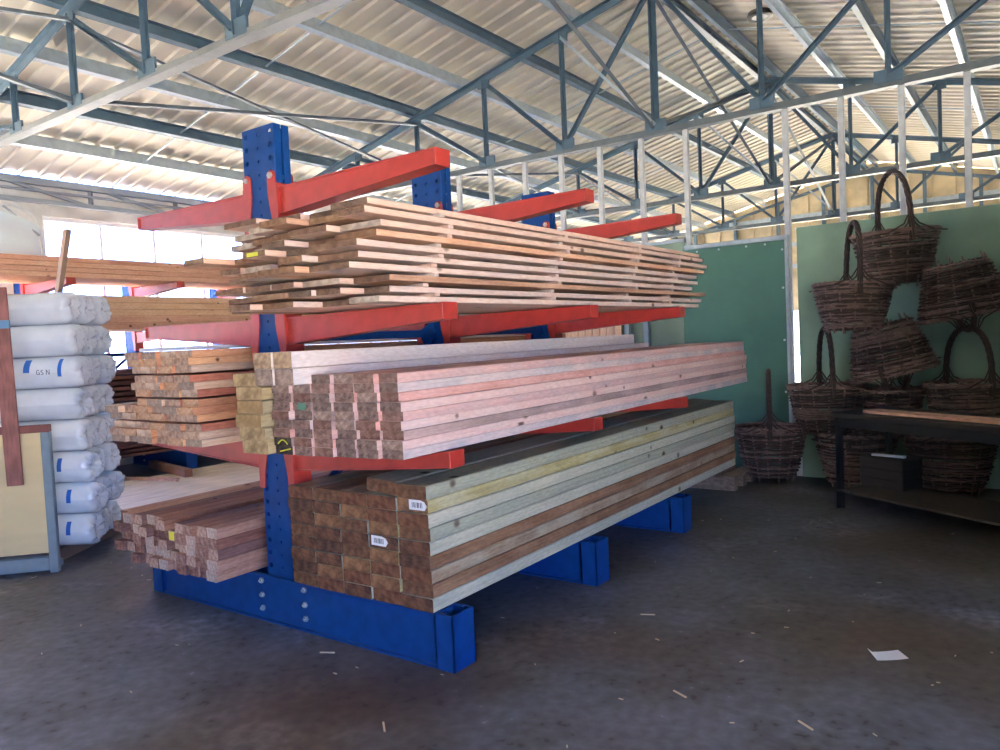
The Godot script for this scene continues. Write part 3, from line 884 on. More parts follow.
# ------------------------------------------------------------------ wicker baskets
func oval(a: float, rx: float, rz: float) -> Vector3: return Vector3(cos(a) * rx, 0, sin(a) * rz)
func basket(label: String, at: Vector3, turn: Basis, s: int, rx := 0.39, rz := 0.29, h := 0.48, hand := 0.56):
	var r := RandomNumberGenerator.new()
	r.seed = s
	var t = thing("wicker_basket", label, "basket", at, 0.0, "wicker baskets piled against the green partition")
	t.basis = turn
	var n = 15
	var k0 = 0.66
	var scale_at = func(y): return lerpf(k0, 1.0, pow(clampf(y / h, 0, 1), 0.8))
	# upright stakes, sticking out past the base
	var b := MB.new()
	for i in n:
		var a = TAU * i / n
		var out = r.randf_range(0.0, 0.06)
		b.tube([oval(a, rx * (k0 - 0.03), rz * (k0 - 0.03)) + Vector3(0, -out, 0), oval(a, rx * k0, rz * k0), oval(a, rx * scale_at.call(h * 0.5), rz * scale_at.call(h * 0.5)) + Vector3(0, h * 0.5, 0), oval(a, rx, rz) + Vector3(0, h + r.randf_range(0.0, 0.03), 0)], 0.0085, 5)
	var q = part("stake_frame", b.mesh(M.wicker2), t)
	q.set_meta("kind", "stuff")
	# woven rods, in front of and behind the stakes by turns
	b = MB.new()
	var rows = 27
	var b2 := MB.new()
	for j in rows:
		var y = 0.012 + (h - 0.02) * j / (rows - 1)
		var sc = scale_at.call(y)
		var pts = []
		var sag = r.randf_range(-0.012, 0.012)
		var ph = r.randf() * TAU
		for i in n * 2 + 1:
			var a = TAU * i / (n * 2)
			var off = 0.0
			if i % 2 == 0: off = 0.012 * (1.0 if (i / 2 + j) % 2 == 0 else -1.0)
			var w = r.randf_range(-0.005, 0.005)
			pts.append(oval(a, rx * sc + off + w, rz * sc + off + w) + Vector3(0, y + sag * sin(a + ph) + r.randf_range(-0.004, 0.004), 0))
		pts[-1] = pts[0]
		(b if r.randf() < 0.62 else b2).tube(pts, r.randf_range(0.0072, 0.0105), 5, false)
	q = part("weave", b.mesh(M.wicker), t)
	q.set_meta("kind", "stuff")
	q = part("weave", b2.mesh(M.wicker2), t)
	q.set_meta("kind", "stuff")
	# woven base
	b = MB.new()
	for i in 9:
		var z = rz * k0 * (-0.88 + 1.76 * i / 8.0)
		var wd = rx * k0 * sqrt(maxf(0.02, 1.0 - pow(z / (rz * k0), 2)))
		b.tube([Vector3(-wd, 0.008, z), Vector3(0, 0.012, z), Vector3(wd, 0.008, z)], 0.012, 5)
	for i in 7:
		var x = rx * k0 * (-0.85 + 1.7 * i / 6.0)
		var wd = rz * k0 * sqrt(maxf(0.02, 1.0 - pow(x / (rx * k0), 2)))
		b.tube([Vector3(x, 0.004, -wd), Vector3(x, 0.02, 0), Vector3(x, 0.004, wd)], 0.012, 5)
	part("woven_base", b.mesh(M.wicker), t)
	# rolled rim
	b = MB.new()
	for k in 3:
		var pts = []
		for i in 41:
			var a = TAU * i / 40
			var tw = a * 9.0 + TAU * k / 3
			pts.append(oval(a, rx + 0.012 * cos(tw), rz + 0.012 * cos(tw)) + Vector3(0, h + 0.012 * sin(tw) + 0.004, 0))
		b.tube(pts, 0.009, 5, false)
	part("rim", b.mesh(M.wicker2), t)
	# twisted handle over the short axis, rods fanning out where it meets the rim
	b = MB.new()
	for k in 5:
		var pts = []
		for i in 37:
			var f = i / 36.0
			var a = PI * f
			var tw = f * 24.0 + TAU * k / 5
			var zz = cos(a) * rz * (1.0 if absf(cos(a)) > 0.55 else 1.0)
			var yy = h - 0.1 + (hand + 0.1) * pow(sin(a), 0.55)
			var dir = Vector3(0, -cos(a), sin(a) * 0.6).normalized()
			pts.append(Vector3(cos(tw) * 0.018, yy, zz) + dir.cross(Vector3.RIGHT) * sin(tw) * 0.018)
		b.tube(pts, 0.0095, 5)
	for s2 in [-1.0, 1.0]:
		for k in [-2, -1, 1, 2]:
			b.tube([Vector3(0, h + 0.16, s2 * rz * 0.93), Vector3(k * 0.035, h + 0.05, s2 * rz * 0.99), Vector3(k * 0.11, h - 0.02, s2 * rz * 0.97), Vector3(k * 0.17, h - 0.03, s2 * rz * 0.9)], 0.007, 5)
	part("handle", b.mesh(M.wicker), t)
	return t
func build_baskets():
	var up = func(yaw, tx := 0.0, tz := 0.0): return Basis.from_euler(Vector3(tx, yaw, tz))
	basket("wicker basket with tall twisted handle, hung highest on the green partition", Vector3(-1.1, 1.945, -8.02), up.call(0.66, 0.0, 0.05), 1, 0.39, 0.28, 0.47, 0.56)
	basket("wicker basket with narrow handle, propped on the upside-down basket below it", Vector3(-1.44, 1.535, -7.68), up.call(0.42, -0.05, -0.04), 2, 0.345, 0.26, 0.41, 0.58)
	basket("wicker basket hung upside down and tilted, stake ends sticking up", Vector3(-0.64, 2.09, -8.0), up.call(0.3, 0.0, PI + 0.16), 3, 0.37, 0.28, 0.47, 0.14)
	basket("wicker basket turned upside down on the heap, wide mouth below", Vector3(-1.24, 1.57, -7.93), up.call(-0.2, 0.1, PI + 0.2), 4, 0.38, 0.28, 0.46, 0.2)
	basket("wicker basket with loop handle, second layer of the heap, beside the upside-down one", Vector3(-1.75, 0.53, -7.98), up.call(0.45), 5, 0.36, 0.27, 0.46, 0.56)
	basket("lone wicker basket standing on the floor next to the pallet", Vector3(-2.31, 0.06, -8.0), up.call(0.27), 6, 0.35, 0.27, 0.5, 0.58)
	basket("wicker basket with arched handle, second layer of the heap, behind the bench plank", Vector3(-0.55, 0.53, -7.98), up.call(0.75), 7, 0.38, 0.28, 0.48, 0.5)
	basket("wicker basket at the bottom of the heap under the loop-handled one", Vector3(-1.5, 0.06, -7.98), up.call(0.0), 8, 0.37, 0.28, 0.46, 0.0)
	basket("wicker basket at the bottom of the heap behind the bench", Vector3(-0.7, 0.06, -7.98), up.call(0.05), 9, 0.37, 0.28, 0.46, 0.0)
	basket("wicker basket in the second layer, between the loop-handled and arched ones", Vector3(-1.16, 0.53, -7.95), up.call(0.02), 10, 0.26, 0.26, 0.42, 0.0)

# ------------------------------------------------------------------ white film rolls and the framed panel
func roll_mesh(s: int, R: float, L: float, m: Material) -> ArrayMesh:  # axis from the origin along -x... the crumpled end at x = 0
	var k := noise(s, 1.0, 3)
	var b := MB.new()
	var P = []
	var seg = 28
	var prof = []
	for i in 9: prof.append([-L + (L - 0.05) * i / 8.0, 1.0, 0.0])
	for q in [[-0.025, 1.0, 0.3], [0.0, 0.94, 0.8], [0.018, 0.8, 1.0], [0.024, 0.6, 1.0], [0.012, 0.4, 1.0], [0.004, 0.2, 0.8], [0.0, 0.01, 0.0]]: prof.append(q)
	for q in prof:
		var ring = []
		for j in seg + 1:
			var a = TAU * (j % seg) / seg
			var w = k.get_noise_3d(cos(a) * 2.2, sin(a) * 2.2, q[1] * 1.5 + q[0] * 2.0)
			var pleat = k.get_noise_2d((j % seg) * 1.7, s * 3.0)
			var rr = R * (q[1] + q[2] * (0.06 * w + 0.05 * pleat)) * (1.0 + 0.012 * w)
			ring.append(Vector3(q[0] + q[2] * (0.03 * w + 0.02 * pleat), rr * sin(a), rr * cos(a)))
		P.append(ring)
	b.grid(P, func(p): return Vector3(0.25 if p.x > -0.02 else 0.0, p.y * 4.0, p.z * 4.0) if p.x < 0.0 else Vector3(1, p.y, p.z))
	var c = []
	for j in seg: c.append(P[0][j])
	b.flat(c, Vector3(-1, 0, 0))
	return b.mesh(m)
func arc_patch(R: float, x0: float, x1: float, a0: float, a1: float, m: Material) -> ArrayMesh:
	var b := MB.new()
	var P = []
	for i in 9:
		var a = lerpf(a0, a1, i / 8.0)
		P.append([Vector3(x0, sin(a) * R, cos(a) * R), Vector3(x1, sin(a) * R, cos(a) * R)])
	b.grid(P, func(p): return Vector3(0, p.y, p.z))
	return b.mesh(m)
func build_rolls():
	var turn = deg_to_rad(35.0)   # local -x points left and towards the camera
	var R = 0.1265
	var dir = Vector3(cos(turn), 0, -sin(turn))
	var back = Vector3(-sin(turn), 0, -cos(turn))
	var pos = Vector3(-6.25, 0, -3.03)
	var ms = []
	for i in 5: ms.append(roll_mesh(40 + i * 3, R, 1.7, M.film))
	for c in 3:
		for j in 8:
			var at = pos + back * (0.257 * c + 0.01 * (j % 2)) + dir * (rng.randf_range(-0.03, 0.03) - 0.04 * c) + Vector3(0, 0.1 + R + j * 0.2535, 0)
			if c == 0: at += -dir * (0.03 if j == 7 else 0.0) + dir * (0.04 if j < 3 else 0.0)
			var lab = "white film-wrapped roll, %s, in the %s" % [up_row(j), ["front tier", "middle tier", "tier farthest behind the framed panel"][c]]
			if c == 0 and j == 5: lab = "white film-wrapped roll with blue stripes and dark lettering on its side"
			elif c == 0 and j in [0, 1, 2]: lab = "white film-wrapped roll with a blue mark, %s" % ["lowest of its stack", "second from the floor", "third from the floor"][j]
			var o = solo("film_roll", ms[rng.randi() % 5], lab, "roll", at, "white film-wrapped rolls")
			o.rotation = Vector3(0, turn, 0)
			if c == 0:
				var r2 = R * 1.02
				if j == 5:
					part("blue_label", arc_patch(r2, -0.4, -0.35, 0.05, 0.95, M.label), o)
					part("blue_label", arc_patch(r2, -0.13, -0.1, -0.25, 0.95, M.label), o)
					var tx := TextMesh.new()
					tx.text = "GS N"; tx.font_size = 16; tx.pixel_size = 0.0032; tx.depth = 0.001
					var f := SystemFont.new()
					f.font_names = PackedStringArray(["Droid Sans"])
					tx.font = f; tx.material = M.ink
					var l = part("lettering", tx, o, Vector3(-0.24, 0.005, R * 1.02 + 0.001))
				elif j < 3:
					part("blue_label", arc_patch(r2, -0.17 - 0.02 * j, -0.135 - 0.02 * j, -0.15, 0.7, M.label), o)
	# bearers under the rolls
	for i in 2:
		var b := MB.new()
		b.cbox(Vector3(-0.05, 0, -0.85), Vector3(0.05, 0.098, 0.17), 0.004)
		var o = solo("wooden_bearer", b.mesh(M.oldwood), "dark wooden bearer under the white rolls, %s" % ["near their crumpled ends", "away from their crumpled ends"][i], "bearer", pos - dir * (0.25 + i * 1.0), "bearers under the rolls")
		o.rotation.y = turn
	# stake standing behind the rolls
	var b := MB.new()
	b.bar(Vector3.ZERO, Vector3(0.0, 2.86, -0.58), 0.075, 0.045, Vector3.BACK)
	solo("wooden_stake", b.mesh(M.oldwood), "grey-brown wooden stake rising behind the white rolls before the windows", "stake", Vector3(-7.8, 0, -3.16))
	# framed panel
	var pt = atan2(0.73, 0.68)
	var t = thing("framed_panel", "beige board in a grey-blue steel frame with red-brown top rail, standing before the rolls", "panel", Vector3(-6.07, 0, -2.68), pt)
	var W = 1.3
	for x in [-0.03, -W]:
		b = MB.new()
		b.cbox(Vector3(x - 0.03, 0, -0.03), Vector3(x + 0.03, 1.06, 0.03), 0.004)
		part("frame_post", b.mesh(M.bluegrey), t)
	b = MB.new()
	b.cbox(Vector3(-W - 0.03, 1.06, -0.035), Vector3(0.0, 1.115, 0.04), 0.004)
	part("top_rail", b.mesh(M.redwood), t)
	b = MB.new()
	b.cbox(Vector3(-W + 0.03, 0.02, -0.03), Vector3(-0.06, 0.12, 0.028), 0.004)
	part("bottom_rail", b.mesh(M.bluegrey), t)
	b = MB.new()
	b.cbox(Vector3(-W + 0.03, 0.15, -0.012), Vector3(-0.06, 1.06, 0.012), 0.002)
	part("infill_board", b.mesh(M.beige), t)
	for x in [-0.06, -W + 0.03]:
		b = MB.new()
		b.cbox(Vector3(x - 0.02, 0, -0.2), Vector3(x + 0.02, 0.05, -0.03), 0.004)
		part("foot", b.mesh(M.bluegrey), t)
	# slanted plank fastened to the panel's front
	b = MB.new()
	b.cbox(Vector3(-0.055, 0, 0), Vector3(0.055, 1.46, 0.022), 0.003)
	b.tube([Vector3(0, 0.08, 0.02), Vector3(0, 0.08, 0.026)], 0.008, 8)
	var o = thing("slanted_plank", "red-brown plank slanting up from the beige panel, blue tape round it", "plank", Vector3(-6.07, 0, -2.68), pt)
	o.position += Vector3(cos(pt), 0, -sin(pt)) * -0.24 + Vector3(sin(pt), 0, cos(pt)) * 0.041
	o.position.y = 0.68
	o.rotation.z = 0.0
	o.basis = Basis(Vector3.UP, pt) * Basis(Vector3.BACK, 0.012)
	part("plank_body", b.mesh(M.redplank), o)
	b = MB.new()
	b.cbox(Vector3(-0.057, 1.16, -0.002), Vector3(0.057, 1.22, 0.024), 0.002)
	part("blue_tape", b.mesh(M.tape), o)

# ------------------------------------------------------------------ bench, pallet and small things
func build_small():
	var b: MB
	var yaw = atan2(-0.77, 1.21)
	var t = thing("workbench", "dark steel workbench with lower shelf, standing in front of the baskets", "bench", Vector3(-1.47, 0, -7.01), -yaw * -1.0)
	t.rotation.y = yaw
	var L = 1.8
	var D = 0.62
	for x in [0.02, L - 0.02]:
		for z in [-0.02, -D + 0.02]:
			part("leg", one(ang(0.045, 0.006), Vector3(x, 0, z), Vector3(x, 0.79, z), M.darksteel, Vector3.BACK), t)
	b = MB.new()
	b.cbox(Vector3(-0.03, 0.79, -D - 0.02), Vector3(L + 0.03, 0.835, 0.02), 0.005)
	part("bench_top", b.mesh(M.darkwood), t)
	b = MB.new()
	b.cbox(Vector3(0.02, 0.71, -0.03), Vector3(L - 0.02, 0.79, -0.012), 0.002)
	part("apron", b.mesh(M.darksteel), t)
	b = MB.new()
	b.cbox(Vector3(0.0, 0.145, -D), Vector3(L, 0.165, 0.0), 0.003)
	part("shelf", b.mesh(M.shelf), t)
	b = MB.new()
	b.cbox(Vector3(0, 0, -0.19), Vector3(1.5, 0.022, 0), 0.002)
	var o = solo("bench_plank", b.mesh(M.palewood), "pale bare plank lying along the dark workbench top", "plank", t.position + t.basis * Vector3(0.2, 0.835, -0.1))
	o.rotation.y = yaw + 0.02
	b = MB.new()
	b.cbox(Vector3(-0.2, 0, -0.13), Vector3(0.2, 0.26, 0.13), 0.004)
	for k in 3: b.cbox(Vector3(-0.203, 0.02 + k * 0.085, -0.133), Vector3(0.203, 0.08 + k * 0.085, 0.133), 0.003)
	o = solo("shelf_crate", b.mesh(M.darkwood), "small dark slatted crate on the bench's lower shelf", "crate", Vector3(-1.09, 0.165, -7.3))
	o.rotation.y = yaw + 0.1
	b = MB.new()
	b.cbox(Vector3(-0.14, 0, -0.025), Vector3(0.14, 0.018, 0.025), 0.003)
	o = solo("white_offcut", b.mesh(M.whiteboard), "small white offcut lying on the dark crate under the bench top", "offcut", Vector3(-1.1, 0.428, -7.27))
	o.rotation = Vector3(0, yaw + 0.25, 0)
	# pallet under the far end of the treated planks
	t = thing("pallet", "worn wooden pallet on the floor past the end of the treated planks", "pallet", Vector3(-2.94, 0, -7.66))
	for x in [-0.39, -0.2, 0.0, 0.2, 0.39]:
		b = MB.new()
		b.cbox(Vector3(x - 0.07, 0.118, -0.32), Vector3(x + 0.07, 0.14, 0.3), 0.003)
		part("deck_board", b.mesh(M.pallet), t)
	for z in [-0.27, -0.01, 0.25]:
		b = MB.new()
		b.cbox(Vector3(-0.46, 0.022, z - 0.05), Vector3(0.46, 0.118, z + 0.05), 0.003)
		part("stringer", b.mesh(M.pallet), t)
		b = MB.new()
		b.cbox(Vector3(-0.46, 0.0, z - 0.05), Vector3(0.46, 0.022, z + 0.05), 0.003)
		part("bottom_board", b.mesh(M.pallet), t)
	# sheet of paper on the floor
	b = MB.new()
	var P = []
	for i in 7:
		var row = []
		for j in 5: row.append(Vector3(-0.075 + 0.15 * i / 6.0, 0.004 + 0.012 * pow(i / 6.0 - 0.4, 2) + (0.02 if i == 0 else 0.0) * (1.0 - j / 4.0), -0.05 + 0.1 * j / 4.0))
		P.append(row)
	b.grid(P, func(_p): return Vector3.UP)
	o = solo("paper_scrap", b.mesh(M.paper), "white scrap of paper lying on the bare floor", "paper", Vector3(-0.62, 0.001, -3.95))
	o.rotation.y = 0.62
	# chips and sawdust flakes
	b = MB.new()
	var r := RandomNumberGenerator.new()
	r.seed = 77
	for i in 150:
		var p = Vector3(r.randf_range(-6.2, 0.6), 0.0015, r.randf_range(-6.8, -1.6))
		var a = r.randf() * TAU
		var d = Vector3(cos(a), 0, sin(a)) * r.randf_range(0.004, 0.014)
		b.bar(p - d, p + d, r.randf_range(0.003, 0.007), 0.003)
	for i in 6:
		var p = Vector3(r.randf_range(-6.0, 0.3), 0.003, r.randf_range(-5.8, -2.0))
		var a = r.randf() * TAU
		var d = Vector3(cos(a), 0, sin(a)) * 0.04
		b.bar(p - d, p + d, 0.008, 0.005)
	o = solo("wood_chips", b.mesh(M.chips), "tiny pale wood chips scattered over the floor", "chips")
	o.set_meta("kind", "stuff")
	# loose timber on the floor behind the rack
	b = MB.new()
	b.bar(Vector3(-10.2, 0.07, -5.82), Vector3(-8.9, 0.07, -5.55), 0.1, 0.1)
	solo("loose_beam", b.mesh(M.oldbeam), "short brown beam lying on the pale floor between the two racks", "beam")
	for i in 2:
		b = MB.new()
		b.bar(Vector3(-9.95 + 0.2 * i, 0.03, -5.02 - 0.1 * i), Vector3(-8.75 - 0.12 * i, 0.03, -5.3 - 0.09 * i), 0.05, 0.02)
		solo("loose_lath", b.mesh(M.palewood), "thin pale lath on the plywood, %s the short brown beam" % ["farther from", "nearer to"][i], "lath", Vector3.ZERO, "laths on the floor")
	# plywood sheets laid on the floor between the racks
	for i in 3:
		b = MB.new()
		b.cbox(Vector3(-1.22, 0, -1.22), Vector3(1.22, 0.018, 1.22), 0.002)
		o = solo("plywood_sheet", b.mesh(M.ply), "pale plywood sheet lying flat on the floor between the racks, %s" % ["under the loose laths", "behind the square battens", "farthest towards the partition"][i], "sheet", [Vector3(-8.25, 0.0, -5.3), Vector3(-6.4, 0.0, -5.4), Vector3(-7.0, 0.0, -7.1)][i], "plywood sheets between the racks")
	# boards stood against the partition
	for i in 9:
		var m = timber_mesh(0.09, 0.03, 1.95, M.upright[0], M.upright[1], i * 0.3)
		o = lay(m, "standing_board", "pale board standing upright against the partition, %s from the steel trestle" % nth(8 - i), "boards standing against the partition", Vector3(-4.9 + i * 0.098, 0.01, -8.1), 0.0, 0.0, "board")
		o.rotation = Vector3(PI / 2 - 0.08, 0, 0)
		o.position = Vector3(-4.9 + i * 0.098, 0.004, -8.12)
	t = thing("steel_trestle", "grey-blue steel trestle standing by the partition behind the timber rack", "trestle", Vector3(-3.83, 0, -8.15))
	for x in [-0.12, 0.12]:
		b = MB.new()
		b.cbox(Vector3(x - 0.03, 0, -0.03), Vector3(x + 0.03, 1.72, 0.03), 0.004)
		part("leg", b.mesh(M.bluegrey), t)
	b = MB.new()
	b.cbox(Vector3(-0.17, 1.72, -0.05), Vector3(0.22, 1.8, 0.05), 0.004)
	part("head_plate", b.mesh(M.bluegrey), t)
	# round ceiling lamp, switched off
	t = thing("ceiling_lamp", "round flat ceiling lamp with dark rim under the ridge, switched off", "lamp", Vector3(-2.88, 5.5, -10.05))
	b = MB.new()
	var ring = []
	for q in [[0.10, 0.0], [0.155, 0.0], [0.16, 0.02], [0.14, 0.07], [0.05, 0.085]]:
		var rr = []
		for j in 25: rr.append(Vector3(q[0] * cos(TAU * j / 24), q[1], q[0] * sin(TAU * j / 24)))
		ring.append(rr)
	b.grid(ring, func(p): return Vector3(p.x, p.y - 0.035, p.z))
	part("housing", b.mesh(M.black), t)
	b = MB.new()
	b.tube([Vector3(0, 0.004, 0), Vector3(0, 0.012, 0)], 0.102, 24)
	part("diffuser", b.mesh(M.diffuser), t)
	b = MB.new()
	b.tube([Vector3(0, 0.08, 0), Vector3(0, 0.3, 0)], 0.012, 8)
	part("stem", b.mesh(M.black), t)
	# pale sheeting hung on a bent tube frame at the end of the window band
	t = thing("hung_sheet", "pale grey plastic sheet on a bent tube frame at the end of the windows", "sheet", Vector3(XL + 0.12, 0, -4.85))
	b = MB.new()
	P = []
	for i in 13:
		var row = []
		for j in 11:
			var z = i * 0.2
			row.append(Vector3(0.05 + 0.02 * sin(i * 1.3) + 0.02 * sin(j * 0.9), lerpf(2.95, 3.6 - 0.1 * pow(absf(z - 1.2) / 1.2, 3) - 0.12 * exp(-z * 2.0), j / 10.0), z))
		P.append(row)
	b.grid(P, func(_p): return Vector3.RIGHT)
	part("plastic_sheet", b.mesh(M.sheet), t)
	b = MB.new()
	b.tube([Vector3(0.06, 2.92, -0.03), Vector3(0.06, 3.3, -0.03), Vector3(0.06, 3.52, 0.06), Vector3(0.06, 3.62, 0.28), Vector3(0.06, 3.64, 1.2), Vector3(0.06, 3.62, 2.2), Vector3(0.06, 3.5, 2.4), Vector3(0.06, 3.3, 2.45), Vector3(0.06, 2.92, 2.45)], 0.022, 8)
	part("tube_frame", b.mesh(M.postwhite), t)
	b = MB.new()
	b.tube([Vector3(0.06, 3.25, 0.0), Vector3(0.06, 3.6, 0.42)], 0.016, 6)
	part("corner_brace", b.mesh(M.grey_steel), t)

# ------------------------------------------------------------------ scene
var DOOR_R := [[0.0, 4.0, ZF, -1.2], [2.8, 4.0, -1.2, 6.5], [0.0, 4.0, 6.5, ZB]]
var DOOR_B := [[XL, XR, 0.0, 3.95]]

func make_materials():
	var g1 = seamless(5, 0.03, 0.9, 1.05)
	var g2 = seamless(9, 0.008, 0.7, 1.12)
	M.truss = mat(rgb(74, 98, 116), 0.45, 0.1, g1, Vector3.ONE * 0.7)
	M.chord = mat(rgb(128, 132, 134), 0.45, 0.2, g1, Vector3.ONE * 0.7)
	M.chord2 = mat(rgb(92, 102, 108), 0.5, 0.2, g1, Vector3.ONE * 0.7)
	M.brace = mat(rgb(96, 106, 114), 0.5, 0.2)
	M.galv = mat(rgb(188, 202, 210), 0.36, 0.45, g1, Vector3.ONE)
	M.zinc = mat(rgb(212, 210, 204), 0.28, 0.8)
	M.grey_steel = mat(rgb(128, 136, 148), 0.5, 0.2)
	M.roof = mat(rgb(234, 224, 202), 0.5, 0.0, seamless(21, 0.012, 0.92, 1.04), Vector3(0.35, 0.35, 0.35))
	M.clad = mat(rgb(226, 208, 168), 0.6, 0.0, g2, Vector3.ONE * 0.4)
	M.plaster = mat(rgb(222, 222, 216), 0.85, 0.0, g2, Vector3.ONE * 0.4)
	M.white = mat(rgb(232, 232, 230), 0.5)
	M.yard = mat(rgb(186, 186, 182), 0.9, 0.0, g2, Vector3.ONE * 0.2)
	M.postwhite = mat(rgb(206, 210, 210), 0.45, 0.1, g1, Vector3.ONE)
	M.greenlight = mat(rgb(128, 158, 138), 0.75, 0.0, seamless(31, 0.01, 0.9, 1.06), Vector3.ONE * 0.5)
	M.greengrey = mat(rgb(118, 138, 124), 0.75, 0.0, seamless(31, 0.01, 0.9, 1.06), Vector3.ONE * 0.5)
	M.greendark = mat(rgb(58, 104, 92), 0.55, 0.0, seamless(31, 0.01, 0.9, 1.06), Vector3.ONE * 0.5)
	M.blue = mat(rgb(14, 60, 124), 0.5, 0.0, g1, Vector3.ONE, 0.25)
	M.red = mat(rgb(164, 50, 44), 0.45, 0.0, seamless(41, 0.03, 0.88, 1.06), Vector3.ONE)
	M.paper = mat(rgb(236, 238, 236), 0.8)
	M.ink = mat(rgb(52, 58, 78), 0.8)
	M.darkend = tmat(end_tex(990, rgb(46, 40, 36), rgb(86, 76, 70)), 0.9)
	M.greenpaint = mat(rgb(74, 124, 104), 0.7)
	M.yellowpaint = mat(rgb(214, 208, 62), 0.7)
	M.whiteboard = mat(rgb(236, 236, 234), 0.6)
	M.wicker = mat(rgb(70, 53, 47), 0.65, 0.0, seamless(51, 0.03, 0.6, 1.2), Vector3.ONE * 2.0)
	M.wicker2 = mat(rgb(134, 108, 102), 0.6, 0.0, seamless(51, 0.03, 0.6, 1.2), Vector3.ONE * 2.0)
	M.film = mat(rgb(244, 248, 250), 0.2, 0.0, seamless(61, 0.02, 0.94, 1.02), Vector3.ONE)
	M.film.clearcoat_enabled = true; M.film.clearcoat = 0.6; M.film.clearcoat_roughness = 0.15
	M.label = mat(rgb(38, 104, 190), 0.4)
	M.oldwood = mat(rgb(132, 106, 92), 0.85, 0.0, g1, Vector3(4, 1, 4))
	M.bluegrey = mat(rgb(118, 136, 148), 0.5, 0.1, g1, Vector3.ONE)
	M.redwood = mat(rgb(122, 70, 66), 0.7, 0.0, g1, Vector3.ONE)
	M.redplank = mat(rgb(146, 96, 92), 0.8, 0.0, seamless(71, 0.02, 0.7, 1.1), Vector3(6, 1, 6))
	M.beige = mat(rgb(214, 192, 148), 0.75, 0.0, seamless(81, 0.01, 0.93, 1.04), Vector3(0.3, 1.5, 0.3))
	M.tape = mat(rgb(84, 128, 172), 0.4)
	M.darksteel = mat(rgb(40, 42, 41), 0.5, 0.2)
	M.darkwood = mat(rgb(40, 36, 33), 0.75, 0.0, g1, Vector3.ONE * 2.0)
	M.shelf = mat(rgb(66, 60, 54), 0.7, 0.0, g1, Vector3.ONE * 2.0)
	M.palewood = mat(rgb(214, 168, 146), 0.8, 0.0, seamless(71, 0.02, 0.8, 1.08), Vector3(2, 2, 2))
	M.oldbeam = mat(rgb(150, 106, 88), 0.85, 0.0, g1, Vector3.ONE * 3.0)
	M.ply = mat(rgb(214, 196, 172), 0.75, 0.0, seamless(71, 0.02, 0.86, 1.05), Vector3(2.5, 2.5, 0.4))
	M.pallet = mat(rgb(150, 126, 104), 0.9, 0.0, seamless(71, 0.02, 0.75, 1.1), Vector3(2, 4, 6))
	M.chips = mat(rgb(206, 190, 162), 0.9)
	M.black = mat(rgb(28, 28, 30), 0.5)
	M.diffuser = mat(rgb(230, 228, 220), 0.5)
	M.sheet = mat(rgb(198, 210, 214), 0.6)
	M.sheet.backlight_enabled = true; M.sheet.backlight = Color(0.3, 0.32, 0.33)
	M.glass = mat(Color(0.95, 0.97, 1.0, 0.06), 0.05)
	M.glass.transparency = BaseMaterial3D.TRANSPARENCY_ALPHA
	M.upright = wood_kind(1500, [[rgb(222, 186, 158), rgb(202, 164, 138), rgb(226, 196, 170)]], [[rgb(170, 130, 104), rgb(214, 176, 148)]], 6, 0.4)[0]
	# concrete: grey with brown earth-stained areas, trowel scuffs and dark specks
	var S := 1536
	var big := noise(201, 0.0028, 4).get_image(S, S).get_data()
	var mid := noise(202, 0.012, 5).get_image(S, S).get_data()
	var fine := noise(203, 0.09, 4).get_image(S, S).get_data()
	var sc := noise(204, 0.006, 5).get_image(S, S).get_data()
	var d := PackedByteArray()
	d.resize(S * S * 3)
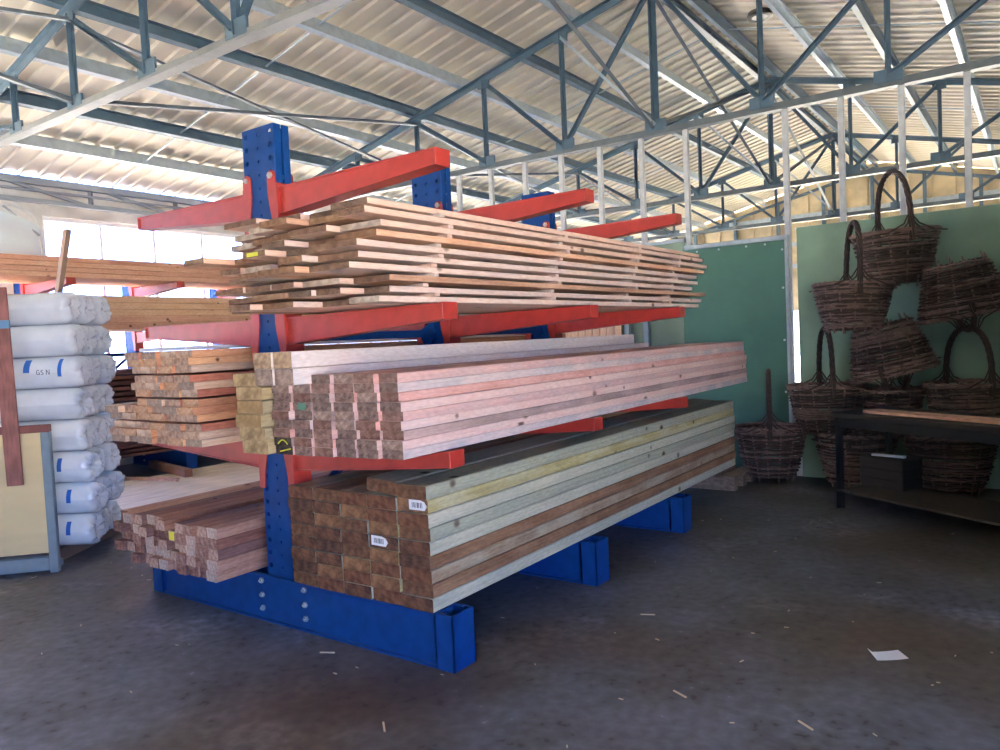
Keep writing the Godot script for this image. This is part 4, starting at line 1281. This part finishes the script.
	for i in S * S:
		var bg = big[i] / 255.0
		var md = mid[i] / 255.0
		var fn = fine[i] / 255.0
		var br = clampf((bg - 0.4) * 2.5, 0.0, 1.0)
		var l = 0.74 + 0.42 * md + 0.42 * (fn - 0.5)
		var s = sc[i] / 255.0
		if s > 0.62: l += (s - 0.62) * 2.4 * fn
		if fn < 0.22 and md < 0.5: l *= 0.62
		if fn > 0.86 and s < 0.4: l *= 1.35
		d[i * 3] = clampi(int(l * lerpf(84, 74, br)), 0, 255)
		d[i * 3 + 1] = clampi(int(l * lerpf(89, 66, br)), 0, 255)
		d[i * 3 + 2] = clampi(int(l * lerpf(98, 60, br)), 0, 255)
	var ft = ImageTexture.create_from_image(Image.create_from_data(S, S, false, Image.FORMAT_RGB8, d))
	M.floor = mat(Color.WHITE, 0.45, 0.0, ft, Vector3.ONE / 12.0)
	M.floor.uv1_offset = Vector3(-1.0 / 12.0, 0, -1.0 / 12.0)

func _ready():
	# camera
	var cam := Camera3D.new()
	cam.name = "camera"
	cam.position = Vector3(0, 1.6, 0)
	cam.rotation = Vector3(deg_to_rad(-2.718), deg_to_rad(35.481), deg_to_rad(-2.623))
	cam.fov = rad_to_deg(2.0 * atan(375.0 / 764.03))
	add_child(cam)
	cam.current = true
	# sky and exposure
	var env := Environment.new()
	env.background_mode = Environment.BG_SKY
	var sm := ProceduralSkyMaterial.new()
	sm.sky_top_color = Color(0.27, 0.47, 0.93); sm.sky_horizon_color = Color(0.62, 0.77, 1.0)
	sm.ground_bottom_color = Color(0.5, 0.48, 0.45); sm.ground_horizon_color = Color(0.7, 0.7, 0.7)
	sm.energy_multiplier = 1.0
	env.sky = Sky.new()
	env.sky.sky_material = sm
	env.background_energy_multiplier = 11.0
	env.tonemap_mode = Environment.TONE_MAPPER_LINEAR
	env.tonemap_exposure = 1.4
	env.sdfgi_enabled = true; env.ssao_enabled = true; env.ssil_enabled = true
	var we := WorldEnvironment.new()
	we.name = "world_environment"
	we.environment = env
	add_child(we)
	# sun: high behind the far gable, so it falls on the yard and roof and not through the openings
	var sun := DirectionalLight3D.new()
	sun.name = "sun"
	sun.rotation_degrees = Vector3(-52, 170, 0)
	sun.light_energy = 72.0; sun.light_color = Color(1.0, 0.94, 0.83)
	sun.light_angular_distance = 0.6
	sun.shadow_enabled = true
	sun.sky_mode = DirectionalLight3D.SKY_MODE_LIGHT_ONLY
	add_child(sun)

	rng.seed = 11
	make_materials()
	build_shell()
	build_partition()
	build_racks()
	build_timber()
	build_rolls()
	build_baskets()
	build_small()
